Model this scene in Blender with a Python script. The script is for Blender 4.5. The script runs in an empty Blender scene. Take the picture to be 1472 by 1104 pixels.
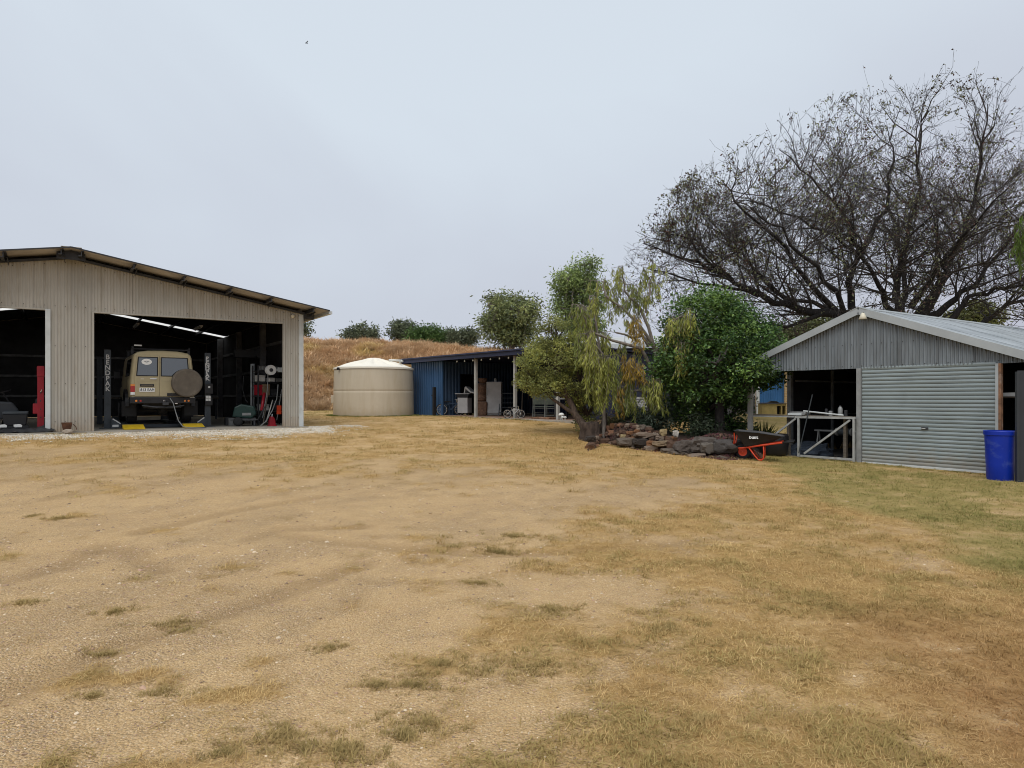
import bpy, bmesh, math, random
import numpy as np
from mathutils import Vector, Matrix, noise as mnoise

R = math.radians
rnd = random.Random(7)
rng = np.random.default_rng(11)
scene = bpy.context.scene
COL = scene.collection

# ------------------------------------------------------------------ camera, sky, sun, exposure
F_PX, HORIZON, CAM_H = 1000.0, 572.0, 1.55          # focal length in photo pixels, horizon row, eye height
cam_data = bpy.data.cameras.new('camera')
cam_data.sensor_width = 36.0
cam_data.lens = 36.0 * F_PX / 1472.0
cam_data.shift_y = (HORIZON - 552.0) / 1472.0
cam_data.clip_start = 0.05
cam_data.clip_end = 3000.0
cam = bpy.data.objects.new('camera', cam_data)
COL.objects.link(cam)
cam.location = (0, 0, CAM_H)
cam.rotation_euler = (R(90), 0, 0)
scene.camera = cam

world = bpy.data.worlds.new('World')
scene.world = world
world.use_nodes = True
wt = world.node_tree
wt.nodes.clear()
SUN_EL, SUN_AZ = 58.0, 200.0
def wn(t, **kw):
    n = wt.nodes.new(t)
    for k, v in kw.items(): setattr(n, k, v)
    return n
w_out = wn('ShaderNodeOutputWorld')
w_bg = wn('ShaderNodeBackground'); w_bg.inputs['Strength'].default_value = 0.1
sky = wn('ShaderNodeTexSky', sky_type='NISHITA', sun_disc=False, sun_elevation=R(SUN_EL), sun_rotation=R(SUN_AZ))
sky.dust_density = 4.0
tc = wn('ShaderNodeTexCoord')
mp = wn('ShaderNodeMapping'); mp.inputs['Scale'].default_value = (1.0, 1.0, 1.7); mp.inputs['Location'].default_value = (.55, 0, .35)
nz = wn('ShaderNodeTexNoise'); nz.inputs['Scale'].default_value = 1.25; nz.inputs['Detail'].default_value = 5.0
nz.inputs['Roughness'].default_value = 0.45; nz.inputs['Distortion'].default_value = 0.5
cr = wn('ShaderNodeValToRGB')
cr.color_ramp.elements[0].position = 0.24; cr.color_ramp.elements[0].color = (3.85, 3.98, 4.65, 1)
cr.color_ramp.elements[1].position = 0.74; cr.color_ramp.elements[1].color = (5.15, 5.7, 6.3, 1)
wm = wn('ShaderNodeMix', data_type='RGBA'); wm.inputs['Factor'].default_value = 0.95
wt.links.new(tc.outputs['Generated'], mp.inputs['Vector'])
wt.links.new(mp.outputs['Vector'], nz.inputs['Vector'])
sz = wn('ShaderNodeSeparateXYZ'); wt.links.new(tc.outputs['Generated'], sz.inputs[0])
el = wn('ShaderNodeMapRange', interpolation_type='SMOOTHSTEP'); el.inputs['From Min'].default_value = .02; el.inputs['From Max'].default_value = .52   # cloud base is thicker towards the horizon
wt.links.new(sz.outputs[2], el.inputs['Value'])
sm = wn('ShaderNodeMath', operation='MULTIPLY_ADD'); sm.inputs[1].default_value = .42; wt.links.new(el.outputs[0], sm.inputs[0])
sk = wn('ShaderNodeMath', operation='MULTIPLY_ADD'); sk.inputs[1].default_value = .85; sk.inputs[2].default_value = -.12; wt.links.new(nz.outputs['Fac'], sk.inputs[0])
wt.links.new(sk.outputs[0], sm.inputs[2])
wt.links.new(sm.outputs[0], cr.inputs['Fac'])
wt.links.new(sky.outputs['Color'], wm.inputs['A'])
wt.links.new(cr.outputs['Color'], wm.inputs['B'])
wt.links.new(wm.outputs['Result'], w_bg.inputs['Color'])
wt.links.new(w_bg.outputs['Background'], w_out.inputs['Surface'])

sun_data = bpy.data.lights.new('sun', 'SUN')
sun_data.energy = 1.5
sun_data.angle = R(50)
sun_data.color = (1.0, 0.955, 0.89)
sun = bpy.data.objects.new('sun', sun_data)
COL.objects.link(sun)
sun.rotation_euler = (R(90 - SUN_EL), 0, R(180 - SUN_AZ))
scene.view_settings.view_transform = 'Standard'
scene.view_settings.look = 'None'
scene.view_settings.exposure = 0.43
scene.view_settings.gamma = 1.0
scene.view_settings.use_curve_mapping = False
scene.cycles.max_bounces = 6
scene.cycles.diffuse_bounces = 2
scene.cycles.transparent_max_bounces = 8
scene.cycles.use_denoising = True
scene.cycles.filter_width = 1.0

# ------------------------------------------------------------------ materials
def new_mat(name):
    m = bpy.data.materials.new(name); m.use_nodes = True
    nt = m.node_tree; nt.nodes.clear()
    out = nt.nodes.new('ShaderNodeOutputMaterial')
    return m, nt, out
def N(nt, t, **kw):
    n = nt.nodes.new(t)
    for k, v in kw.items(): setattr(n, k, v)
    return n
def L(nt, a, b): nt.links.new(a, b)
def mixc(nt, fac, a, b):
    n = N(nt, 'ShaderNodeMix', data_type='RGBA')
    for key, val in (('Factor', fac), ('A', a), ('B', b)):
        if hasattr(val, 'is_linked'): L(nt, val, n.inputs[key])
        elif key == 'Factor': n.inputs[key].default_value = val
        else: n.inputs[key].default_value = (*val[:3], 1)
    return n.outputs['Result']
def noise_fac(nt, vec, scale, detail=4, rough=.6, lo=.35, hi=.65, dist=0.0):
    n = N(nt, 'ShaderNodeTexNoise'); n.inputs['Scale'].default_value = scale
    n.inputs['Detail'].default_value = detail; n.inputs['Roughness'].default_value = rough
    n.inputs['Distortion'].default_value = dist
    L(nt, vec, n.inputs['Vector'])
    mr = N(nt, 'ShaderNodeMapRange'); mr.inputs['From Min'].default_value = lo; mr.inputs['From Max'].default_value = hi
    mr.clamp = True
    L(nt, n.outputs['Fac'], mr.inputs['Value'])
    return mr.outputs['Result'], n.outputs['Fac']
def mscale(nt, vec, s):
    m = N(nt, 'ShaderNodeMapping'); m.inputs['Scale'].default_value = s
    L(nt, vec, m.inputs['Vector']); return m.outputs['Vector']
def mat(name, col, rough=.6, metal=0.0, var=.18, scale=3.0, stretch=(1, 1, 1), bump=0.0, bscale=60.0,
        spec=.35, splash=None, dirt=None, dirt_lo=.55, dirt_hi=.75, dirt_scale=2.0, dirt_stretch=(1, 1, 1), alpha_glass=False):
    m, nt, out = new_mat(name)
    p = N(nt, 'ShaderNodeBsdfPrincipled')
    L(nt, p.outputs['BSDF'], out.inputs['Surface'])
    co = N(nt, 'ShaderNodeTexCoord').outputs['Object']
    v = mscale(nt, co, stretch)
    f, raw = noise_fac(nt, v, scale)
    c = mixc(nt, f, [x * (1 - var) for x in col], [min(1, x * (1 + var)) for x in col])
    if dirt:
        f2, _ = noise_fac(nt, mscale(nt, co, dirt_stretch), dirt_scale, 6, .65, dirt_lo, dirt_hi, .4)
        c = mixc(nt, f2, c, dirt)
    if splash:
        sx = N(nt, 'ShaderNodeSeparateXYZ'); L(nt, co, sx.inputs[0])
        f3, _ = noise_fac(nt, co, 5, 5, .7, .2, .8)
        ad = N(nt, 'ShaderNodeMath', operation='MULTIPLY_ADD'); L(nt, f3, ad.inputs[0]); ad.inputs[1].default_value = .55; L(nt, sx.outputs[2], ad.inputs[2])
        ms = N(nt, 'ShaderNodeMapRange'); ms.inputs['From Min'].default_value = .75; ms.inputs['From Max'].default_value = .12; ms.inputs['To Max'].default_value = .6; L(nt, ad.outputs[0], ms.inputs['Value'])
        c = mixc(nt, ms.outputs[0], c, splash)
    L(nt, c, p.inputs['Base Color'])
    p.inputs['Roughness'].default_value = rough
    p.inputs['Metallic'].default_value = metal
    p.inputs['Specular IOR Level'].default_value = spec
    if bump:
        nb = N(nt, 'ShaderNodeTexNoise'); nb.inputs['Scale'].default_value = bscale; nb.inputs['Detail'].default_value = 5
        L(nt, v, nb.inputs['Vector'])
        b = N(nt, 'ShaderNodeBump'); b.inputs['Strength'].default_value = bump; b.inputs['Distance'].default_value = .02
        L(nt, nb.outputs['Fac'], b.inputs['Height']); L(nt, b.outputs['Normal'], p.inputs['Normal'])
    return m
def leaf_mat(name, trans=.3, instancer=False, rough=.55, spec=.25):
    m, nt, out = new_mat(name)
    a = N(nt, 'ShaderNodeAttribute'); a.attribute_name = 'tint'
    if instancer: a.attribute_type = 'INSTANCER'
    p = N(nt, 'ShaderNodeBsdfPrincipled'); p.inputs['Roughness'].default_value = rough
    p.inputs['Specular IOR Level'].default_value = spec
    t = N(nt, 'ShaderNodeBsdfTranslucent')
    L(nt, a.outputs['Color'], p.inputs['Base Color']); L(nt, a.outputs['Color'], t.inputs['Color'])
    mx = N(nt, 'ShaderNodeMixShader'); mx.inputs[0].default_value = trans
    L(nt, p.outputs['BSDF'], mx.inputs[1]); L(nt, t.outputs['BSDF'], mx.inputs[2])
    L(nt, mx.outputs['Shader'], out.inputs['Surface'])
    return m
def tint_mat(name, rough=.85, bump=.5, bscale=18, var=.35):
    m, nt, out = new_mat(name)
    a = N(nt, 'ShaderNodeAttribute'); a.attribute_name = 'tint'; a.attribute_type = 'OBJECT'
    p = N(nt, 'ShaderNodeBsdfPrincipled'); p.inputs['Roughness'].default_value = rough; p.inputs['Specular IOR Level'].default_value = .2
    co = N(nt, 'ShaderNodeTexCoord').outputs['Object']
    f, raw = noise_fac(nt, co, 9, 6, .7)
    mul = N(nt, 'ShaderNodeMix', data_type='RGBA', blend_type='MULTIPLY'); mul.inputs['Factor'].default_value = 1
    L(nt, a.outputs['Color'], mul.inputs['A'])
    c = mixc(nt, f, [1 - var] * 3, [1.15, 1.12, 1.08]); L(nt, c, mul.inputs['B'])
    L(nt, mul.outputs['Result'], p.inputs['Base Color'])
    nb = N(nt, 'ShaderNodeTexNoise'); nb.inputs['Scale'].default_value = bscale; nb.inputs['Detail'].default_value = 7
    L(nt, co, nb.inputs['Vector'])
    b = N(nt, 'ShaderNodeBump'); b.inputs['Strength'].default_value = bump; b.inputs['Distance'].default_value = .03
    L(nt, nb.outputs['Fac'], b.inputs['Height']); L(nt, b.outputs['Normal'], p.inputs['Normal'])
    L(nt, p.outputs['BSDF'], out.inputs['Surface'])
    return m

M = {}
def lazy(name, *a, **k): M[name] = mat(name, *a, **k)
lazy('beige_steel', (.40, .38, .335), .5, 0, .08, 1.2, (1, 1, .25), dirt=(.27, .225, .16), dirt_lo=.5, dirt_hi=.85, dirt_scale=2.2, dirt_stretch=(2.5, 2.5, .35), spec=.3, splash=(.36, .25, .15))
lazy('soffit_steel', (.40, .37, .33), .6, 0, .15, 2, dirt=(.30, .25, .20), dirt_scale=1.5)
lazy('roof_beige', (.40, .36, .29), .5, 0, .1, 1)
lazy('dark_steel', (.035, .036, .04), .5, 0, .3, 6)
lazy('inner_frame', (.12, .12, .125), .6, .1, .3, 4)
lazy('interior_shade', (.036, .036, .038), .9, 0, .3, 1.5, spec=.1)  # near-black colour that stands in for the dark inside the buildings
lazy('white_trim', (.55, .58, .58), .5, 0, .08, 3, dirt=(.36, .35, .31), dirt_lo=.58, dirt_hi=.8, dirt_stretch=(3, 3, .6))
lazy('concrete', (.34, .31, .26), .85, 0, .15, 3, bump=.2, dirt=(.24, .20, .16))
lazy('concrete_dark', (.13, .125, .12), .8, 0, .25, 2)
lazy('skylight', (.75, .75, .72), .6, 0, .05, 2)
lazy('galv', (.22, .25, .27), .42, .35, .2, 1.6, (1, 1, .2), dirt=(.125, .132, .135), dirt_scale=2.5, dirt_stretch=(4, 4, .3), dirt_lo=.42, dirt_hi=.78)
lazy('galv_roof', (.40, .43, .45), .4, .3, .14, .8, dirt=(.25, .28, .295), dirt_scale=1.2, dirt_lo=.45, dirt_hi=.75)
lazy('galv_trim', (.40, .43, .44), .45, .2, .08, 2)
lazy('roller', (.255, .30, .31), .5, 0, .06, 1.0, dirt=(.185, .215, .22), dirt_scale=1.4, dirt_stretch=(1, 1, 2), dirt_lo=.5, dirt_hi=.85, splash=(.30, .23, .155))
lazy('grey_post', (.30, .31, .31), .55, .2, .2, 5, dirt=(.19, .18, .17), dirt_stretch=(4, 4, 1))
lazy('rust', (.22, .115, .065), .85, 0, .4, 7, bump=.3, dirt=(.36, .29, .245), dirt_lo=.55, dirt_hi=.7)
lazy('gate_paint', (.35, .36, .35), .6, 0, .15, 6, dirt=(.24, .22, .19), dirt_scale=5)
lazy('weathered_timber', (.17, .145, .115), .85, 0, .3, 4, (1, 8, 8), bump=.3)
lazy('dark_timber', (.10, .08, .06), .85, 0, .3, 4, (1, 8, 8), bump=.3)
lazy('dark_panel', (.035, .039, .045), .5, 0, .1, 2)
lazy('blue_plastic', (.003, .026, .33), .38, 0, .1, 2, dirt=(.06, .10, .36), dirt_lo=.55, dirt_hi=.8, dirt_scale=6)
lazy('tank', (.54, .475, .37), .55, 0, .04, .8, dirt=(.46, .385, .27), dirt_lo=.45, dirt_hi=.8, dirt_scale=1.3, dirt_stretch=(2, 2, .3), splash=(.42, .31, .19))
lazy('tank_lid', (.80, .75, .64), .5, 0, .04, 1)
lazy('pvc', (.66, .66, .62), .45, 0, .06, 3)
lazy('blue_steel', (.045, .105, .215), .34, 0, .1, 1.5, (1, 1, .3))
lazy('inner_blue', (.022, .045, .085), .55, 0, .12, 2)  # darker copy of the cladding blue, verandah shade put into the colour
lazy('navy', (.022, .027, .06), .45, 0, .12, 2)
lazy('post_grey', (.36, .355, .33), .6, 0, .12, 4)
lazy('brick_slab', (.27, .17, .12), .85, 0, .25, 5)
lazy('white_metal', (.62, .63, .63), .4, 0, .06, 3)
lazy('dull_white', (.40, .40, .40), .5, 0, .1, 3)
lazy('wicker', (.13, .075, .05), .9, 0, .4, 14, bump=.6, bscale=30)
lazy('black_rubber', (.014, .014, .015), .75, 0, .2, 5)
lazy('black_plastic', (.016, .016, .018), .42, 0, .2, 3)
lazy('bluegrey_steel', (.06, .07, .08), .5, .2, .15, 5)
lazy('car_paint', (.365, .31, .185), .42, 0, .05, 1.2, spec=.45, dirt=(.30, .245, .155), dirt_lo=.48, dirt_hi=.8, dirt_scale=2.5)
lazy('car_dark', (.02, .019, .018), .6, 0, .2, 4)
lazy('spare_cover', (.10, .083, .064), .7, 0, .12, 4, bump=.5, bscale=7, dirt=(.15, .125, .095), dirt_scale=4)
lazy('yellow_paint', (.60, .40, .02), .5, 0, .12, 5, dirt=(.3, .2, .03), dirt_lo=.6, dirt_hi=.8, dirt_scale=6)
lazy('red_paint', (.30, .014, .025), .4, 0, .15, 4)
lazy('orange_red', (.60, .06, .02), .4, 0, .1, 4)
lazy('red_lens', (.35, .015, .012), .2, 0, .1, 8, spec=.6)
lazy('amber_lens', (.7, .22, .03), .2, 0, .1, 8, spec=.6)
lazy('plate_white', (.72, .72, .70), .5, 0, .04, 5)
lazy('ink', (.02, .02, .025), .6, 0, .1, 5)
lazy('chrome', (.7, .7, .7), .2, .9, .05, 5)
lazy('green_plastic', (.010, .035, .03), .4, 0, .2, 4)
lazy('tarp', (.03, .031, .034), .5, 0, .2, 3, bump=.3, bscale=8)
lazy('chair_frame', (.11, .115, .105), .6, 0, .1, 5)
lazy('chair_green', (.10, .12, .10), .8, 0, .15, 8)
lazy('brick', (.52, .36, .18), .9, 0, .2, 9, bump=.3, dirt=(.42, .26, .13))
lazy('mortar', (.42, .37, .30), .95, 0, .1, 9)
lazy('container_blue', (.04, .14, .33), .5, 0, .12, 2, (1, 1, .4))
lazy('kennel_yellow', (.42, .33, .13), .8, 0, .15, 5, dirt=(.28, .2, .09))
lazy('house_wall', (.10, .10, .105), .8, 0, .15, 2)
lazy('house_roof', (.45, .46, .45), .6, 0, .1, 2)
lazy('bark', (.085, .06, .045), .95, 0, .45, 6, (4, 4, 1), bump=.8, bscale=14)
lazy('stump_bark', (.06, .042, .032), .95, 0, .5, 5, (3, 3, 1), bump=1.0, bscale=16)
lazy('pot_rust', (.10, .045, .025), .85, 0, .4, 9, bump=.3)
lazy('limb_dark', (.02, .017, .016), .95, 0, .4, 5, (4, 4, 1), bump=.6, bscale=12)
lazy('bark_dark', (.05, .043, .04), .95, 0, .4, 5, (4, 4, 1), bump=.6, bscale=12)
lazy('bark_pale', (.20, .175, .15), .9, 0, .35, 5, (4, 4, 1), bump=.4, bscale=12)
lazy('mulch', (.055, .035, .027), .95, 0, .5, 30, bump=1.0, bscale=45)
lazy('lamp_cream', (.62, .58, .46), .4, 0, .06, 3)
lazy('card_brown', (.22, .15, .09), .85, 0, .15, 5)
lazy('box_white', (.5, .49, .46), .6, 0, .15, 8)
lazy('blue_cloth', (.05, .065, .09), .9, 0, .3, 8)
lazy('feather', (.02, .02, .02), .9, 0, .2, 8)
lazy('foam_grey', (.20, .205, .205), .8, 0, .2, 6)
M['leaf'] = leaf_mat('leaf', .3)
M['leaf_gloss'] = leaf_mat('leaf_gloss', .2, rough=.4, spec=.4)
M['blade'] = leaf_mat('blade', .25, True, .8, .1)
M['pebble'] = leaf_mat('pebble', 0.0, True, .85, .15)
M['stone'] = tint_mat('stone')
def glass_mat(name, col=(.02, .025, .03), rough=.06):
    m, nt, out = new_mat(name)
    p = N(nt, 'ShaderNodeBsdfPrincipled'); p.inputs['Base Color'].default_value = (*col, 1)
    p.inputs['Roughness'].default_value = rough; p.inputs['Specular IOR Level'].default_value = .9
    p.inputs['IOR'].default_value = 1.8
    L(nt, p.outputs['BSDF'], out.inputs['Surface']); return m
M['car_glass'] = glass_mat('car_glass')
m, nt, out = new_mat('translucent_sheet')
t = N(nt, 'ShaderNodeBsdfTranslucent'); t.inputs['Color'].default_value = (.8, .78, .74, 1)
L(nt, t.outputs['BSDF'], out.inputs['Surface']); M['translucent'] = m
m, nt, out = new_mat('tube_light')
t = N(nt, 'ShaderNodeBsdfPrincipled'); t.inputs['Base Color'].default_value = (.7, .7, .7, 1); t.inputs['Roughness'].default_value = .3
L(nt, t.outputs['BSDF'], out.inputs['Surface']); M['tube'] = m

# ------------------------------------------------------------------ mesh helpers
def link(o, parent=None):
    COL.objects.link(o)
    if parent is not None: o.parent = parent
    return o
def tag(o, label, cat, group=None, kind=None):
    o['label'] = label; o['category'] = cat
    if group: o['group'] = group
    if kind: o['kind'] = kind
    return o
def empty(name, loc=(0, 0, 0), rz=0.0, label=None, cat=None, group=None):
    o = bpy.data.objects.new(name, None); COL.objects.link(o)
    o.location = loc; o.rotation_euler = (0, 0, rz); o.empty_display_size = .2
    if label: tag(o, label, cat, group)
    return o
class MB:
    def __init__(s): s.v = []; s.f = []
    def add(s, vs, fs):
        b = len(s.v); s.v += [tuple(p) for p in vs]; s.f += [tuple(b + i for i in f) for f in fs]; return s
    def box(s, x0, x1, y0, y1, z0, z1):
        return s.add([(x0,y0,z0),(x1,y0,z0),(x1,y1,z0),(x0,y1,z0),(x0,y0,z1),(x1,y0,z1),(x1,y1,z1),(x0,y1,z1)],
                     [(0,3,2,1),(4,5,6,7),(0,1,5,4),(1,2,6,5),(2,3,7,6),(3,0,4,7)])
    def bar(s, a, b, w, h, up=(0, 0, 1)):
        a = Vector(a); b = Vector(b); d = (b - a).normalized(); u = Vector(up)
        x = d.cross(u)
        if x.length < 1e-3: x = d.cross(Vector((0, 1, 0)))
        x.normalize(); u = x.cross(d).normalized(); x *= w / 2; u *= h / 2
        vs = [a-x-u, a+x-u, a+x+u, a-x+u, b-x-u, b+x-u, b+x+u, b-x+u]
        return s.add(vs, [(0,1,2,3),(7,6,5,4),(0,4,5,1),(1,5,6,2),(2,6,7,3),(3,7,4,0)])
    def tube(s, pts, r, n=8, cap=True):
        pts = [Vector(p) for p in pts]; k = len(pts)
        rr = r if isinstance(r, (list, tuple)) else [r] * k
        prev = None; rings = []
        for i, p in enumerate(pts):
            d = (pts[min(i+1, k-1)] - pts[max(i-1, 0)]).normalized()
            if prev is None:
                x = d.cross(Vector((0, 0, 1)))
                if x.length < .05: x = d.cross(Vector((0, 1, 0)))
            else: x = prev - d * prev.dot(d)
            x.normalize(); prev = x; y = d.cross(x)
            rings.append([p + (x * math.cos(2*math.pi*j/n) + y * math.sin(2*math.pi*j/n)) * rr[i] for j in range(n)])
        vs = [q for ring in rings for q in ring]; fs = []
        for i in range(k - 1):
            for j in range(n):
                fs.append((i*n+j, i*n+(j+1) % n, (i+1)*n+(j+1) % n, (i+1)*n+j))
        if cap: fs.append(tuple(range(n-1, -1, -1))); fs.append(tuple((k-1)*n+j for j in range(n)))
        return s.add(vs, fs)
    def lathe(s, prof, n=24, c=(0, 0, 0), axis='z'):
        vs = []; fs = []; k = len(prof)
        for r, z in prof:
            for j in range(n):
                a = 2*math.pi*j/n; x, y = r*math.cos(a), r*math.sin(a)
                if axis == 'z': p = (x, y, z)
                elif axis == 'y': p = (x, z, y)
                else: p = (z, x, y)
                vs.append((p[0]+c[0], p[1]+c[1], p[2]+c[2]))
        for i in range(k-1):
            for j in range(n): fs.append((i*n+j, i*n+(j+1) % n, (i+1)*n+(j+1) % n, (i+1)*n+j))
        fs.append(tuple(range(n-1, -1, -1))); fs.append(tuple((k-1)*n+j for j in range(n)))
        return s.add(vs, fs)
    def prism(s, poly, axis, a, b):
        # poly: 2D outline; axis 'y' -> (x,z) outline extruded y a..b ; 'x' -> (y,z) ; 'z' -> (x,y)
        def P(p, t): return {'y': (p[0], t, p[1]), 'x': (t, p[0], p[1]), 'z': (p[0], p[1], t)}[axis]
        n = len(poly); vs = [P(p, a) for p in poly] + [P(p, b) for p in poly]
        fs = [tuple(range(n)), tuple(range(2*n-1, n-1, -1))] + [(i, (i+1) % n, n+(i+1) % n, n+i) for i in range(n)]
        return s.add(vs, fs)
    def mesh(s, name, m, smooth=False):
        me = bpy.data.meshes.new(name); me.from_pydata(s.v, [], s.f); me.validate()
        bm = bmesh.new(); bm.from_mesh(me); bmesh.ops.recalc_face_normals(bm, faces=bm.faces); bm.to_mesh(me); bm.free()
        me.materials.append(M[m] if isinstance(m, str) else m)
        if smooth: me.polygons.foreach_set('use_smooth', [True] * len(me.polygons))
        return me
    def build(s, name, m, parent=None, loc=None, rz=0.0, smooth=False, bevel=0.0, auto=None):
        o = bpy.data.objects.new(name, s.mesh(name, m, smooth)); link(o, parent)
        if loc is not None: o.location = loc
        if rz: o.rotation_euler = (0, 0, rz)
        if bevel:
            b = o.modifiers.new('bevel', 'BEVEL'); b.width = bevel; b.segments = 2; b.limit_method = 'ANGLE'
        if auto is not None: o.data.set_sharp_from_angle(angle=R(auto))
        return o
def part(name, m, parent, fn, **kw):
    b = MB(); fn(b); return b.build(name, m, parent, **kw)
def copy_tree(o, parent=None):
    c = o.copy(); COL.objects.link(c); c.parent = parent
    for ch in list(o.children): copy_tree(ch, c)
    return c
def text_part(name, s, size, m, parent, loc, rot, depth=.002, align='CENTER', sx=1.0, bold=0.0):
    cu = bpy.data.curves.new(name, 'FONT'); cu.body = s; cu.size = size; cu.extrude = depth
    cu.align_x = align; cu.align_y = 'CENTER'; cu.offset = bold
    t = bpy.data.objects.new('tmp_text', cu); COL.objects.link(t)
    bpy.context.view_layer.update()
    me = bpy.data.meshes.new_from_object(t.evaluated_get(bpy.context.evaluated_depsgraph_get()))
    bpy.data.objects.remove(t); bpy.data.curves.remove(cu)
    me.materials.clear(); me.materials.append(M[m])
    o = bpy.data.objects.new(name, me); link(o, parent); o.location = loc; o.rotation_euler = rot; o.scale = (sx, 1, 1)
    return o

class Frame:
    """A building's own axes: x along its front, y into it, z up from its floor."""
    def __init__(s, ox, oy, oz, ang): s.o = Vector((ox, oy, oz)); s.a = ang; s.c = math.cos(ang); s.s = math.sin(ang)
    def w(s, x, y, z=0.0): return Vector((s.o.x + x*s.c - y*s.s, s.o.y + x*s.s + y*s.c, s.o.z + z))
    def inv(s, X, Y): dx, dy = X - s.o.x, Y - s.o.y; return (dx*s.c + dy*s.s, -dx*s.s + dy*s.c)
    def px(s, px, y):                      # local x of the point at local depth y that the photo shows in column px
        k = (px - 736.0) / F_PX
        return (k*(s.o.y + y*s.c) - (s.o.x - y*s.s)) / (s.c - k*s.s)
    def pz(s, x, y, py):                   # local z of row py over local point x, y
        d = s.w(x, y).y
        return CAM_H - (py - HORIZON) / F_PX * d - s.o.z
def W(px, py, d): return Vector(((px - 736.0)/F_PX*d, d, CAM_H - (py - HORIZON)/F_PX*d))

# ------------------------------------------------------------------ numpy noise and terrain height
def _h(ix, iy, seed):
    n = np.sin(ix*127.1 + iy*311.7 + seed*74.7) * 43758.5453
    return n - np.floor(n)
def vn(x, y, seed=0):
    x = np.asarray(x, float); y = np.asarray(y, float)
    ix = np.floor(x); iy = np.floor(y); fx = x-ix; fy = y-iy
    fx = fx*fx*(3-2*fx); fy = fy*fy*(3-2*fy)
    a = _h(ix, iy, seed); b = _h(ix+1, iy, seed); c = _h(ix, iy+1, seed); d = _h(ix+1, iy+1, seed)
    return (a*(1-fx)+b*fx)*(1-fy) + (c*(1-fx)+d*fx)*fy
def fbm(x, y, seed=0, o=4):
    t = 0; a = .5; s = 0
    for i in range(o):
        t = t + a*vn(x*2**i + i*17.3, y*2**i - i*9.1, seed+i); s += a; a *= .55
    return t/s
def sst(a, b, x): t = np.clip((x-a)/(b-a), 0, 1); return t*t*(3-2*t)
CP = np.array([(0,0,0),(0,4,0),(6,4,0),(-6,4,.03),(9,13,.03),(5,11,.05),(2.3,18.4,.32),(4.3,16.3,.19),(5.6,15.8,.11),(8,15.9,.06),
 (6.3,18.4,.10),(12,12,.0),(-6.6,21.6,.62),(-11.5,18.4,.61),(-16.5,15.2,.61),(-6.3,31.5,.76),(-4.7,33,.76),(1.6,25,.72),(4,22,.58),
 (-9,37,.82),(15,36,.7),(20,20,.25),(-12,9,.28),(-6,11,.27),(0,11,.16),(0,15,.3),(-3,20,.52),(-20,30,.7),(8,30,.7),(26,40,.8),
 (0,46,.85),(-30,46,.85),(30,8,.0),(-24,6,.3),(-10,-5,0),(10,-5,0)], float)
def _tps(r): return np.where(r > 1e-9, r*r*np.log(r+1e-12), 0)
_n = len(CP)
_K = _tps(np.hypot(CP[:,None,0]-CP[None,:,0], CP[:,None,1]-CP[None,:,1])) + np.eye(_n)*1.5
_P = np.c_[np.ones(_n), CP[:, :2]]
_sol = np.linalg.solve(np.block([[_K, _P], [_P.T, np.zeros((3, 3))]]), np.r_[CP[:, 2], np.zeros(3)])
def gz(x, y):
    x = np.clip(np.asarray(x, float), -28, 28); y = np.clip(np.asarray(y, float), -5, 46)
    shp = np.broadcast(x, y).shape; xf = np.broadcast_to(x, shp).ravel(); yf = np.broadcast_to(y, shp).ravel()
    out = np.empty(xf.size)
    for i in range(0, xf.size, 40000):
        a, b = xf[i:i+40000], yf[i:i+40000]
        k = _tps(np.hypot(a[:, None]-CP[None, :, 0], b[:, None]-CP[None, :, 1]))
        out[i:i+40000] = k @ _sol[:_n] + _sol[_n] + _sol[_n+1]*a + _sol[_n+2]*b
    return out.reshape(shp)
def g(x, y): return float(gz(x, y))

FL = Frame(-16.89, 15.15, .68, math.atan2(.5486, .836))      # big beige workshop
FR = Frame(8.02, 15.94, .05, math.atan2(-.835, .55))         # grey corrugated garage
FB = Frame(-4.75, 33.0, .78, math.atan2(-.781, .625))        # blue shed

def seg_dist(x, y, pts):
    best = np.full(np.broadcast(x, y).shape, 1e9)
    for (ax, ay), (bx, by) in zip(pts[:-1], pts[1:]):
        dx, dy = bx-ax, by-ay; t = np.clip(((x-ax)*dx + (y-ay)*dy)/(dx*dx+dy*dy), 0, 1)
        best = np.minimum(best, np.hypot(x-ax-t*dx, y-ay-t*dy))
    return best
def G0(px, py):                       # ground point of a photo pixel
    d = 6.0
    for _ in range(30): d = (CAM_H - g((px-736)/F_PX*d, d)) / ((py-HORIZON)/F_PX)
    return ((px-736)/F_PX*d, d)
TRACKS = [[G0(*p) for p in pl] for pl in (
    [(380, 765), (470, 778), (580, 788), (690, 795), (800, 793), (930, 786), (1080, 770)],
    [(130, 792), (175, 790), (230, 820)], [(0, 838), (90, 815), (150, 785)], [(200, 765), (330, 735), (470, 712)],
    [(360, 775), (400, 760), (520, 757)], [(0, 1000), (160, 930), (330, 880), (520, 810)])]
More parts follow.
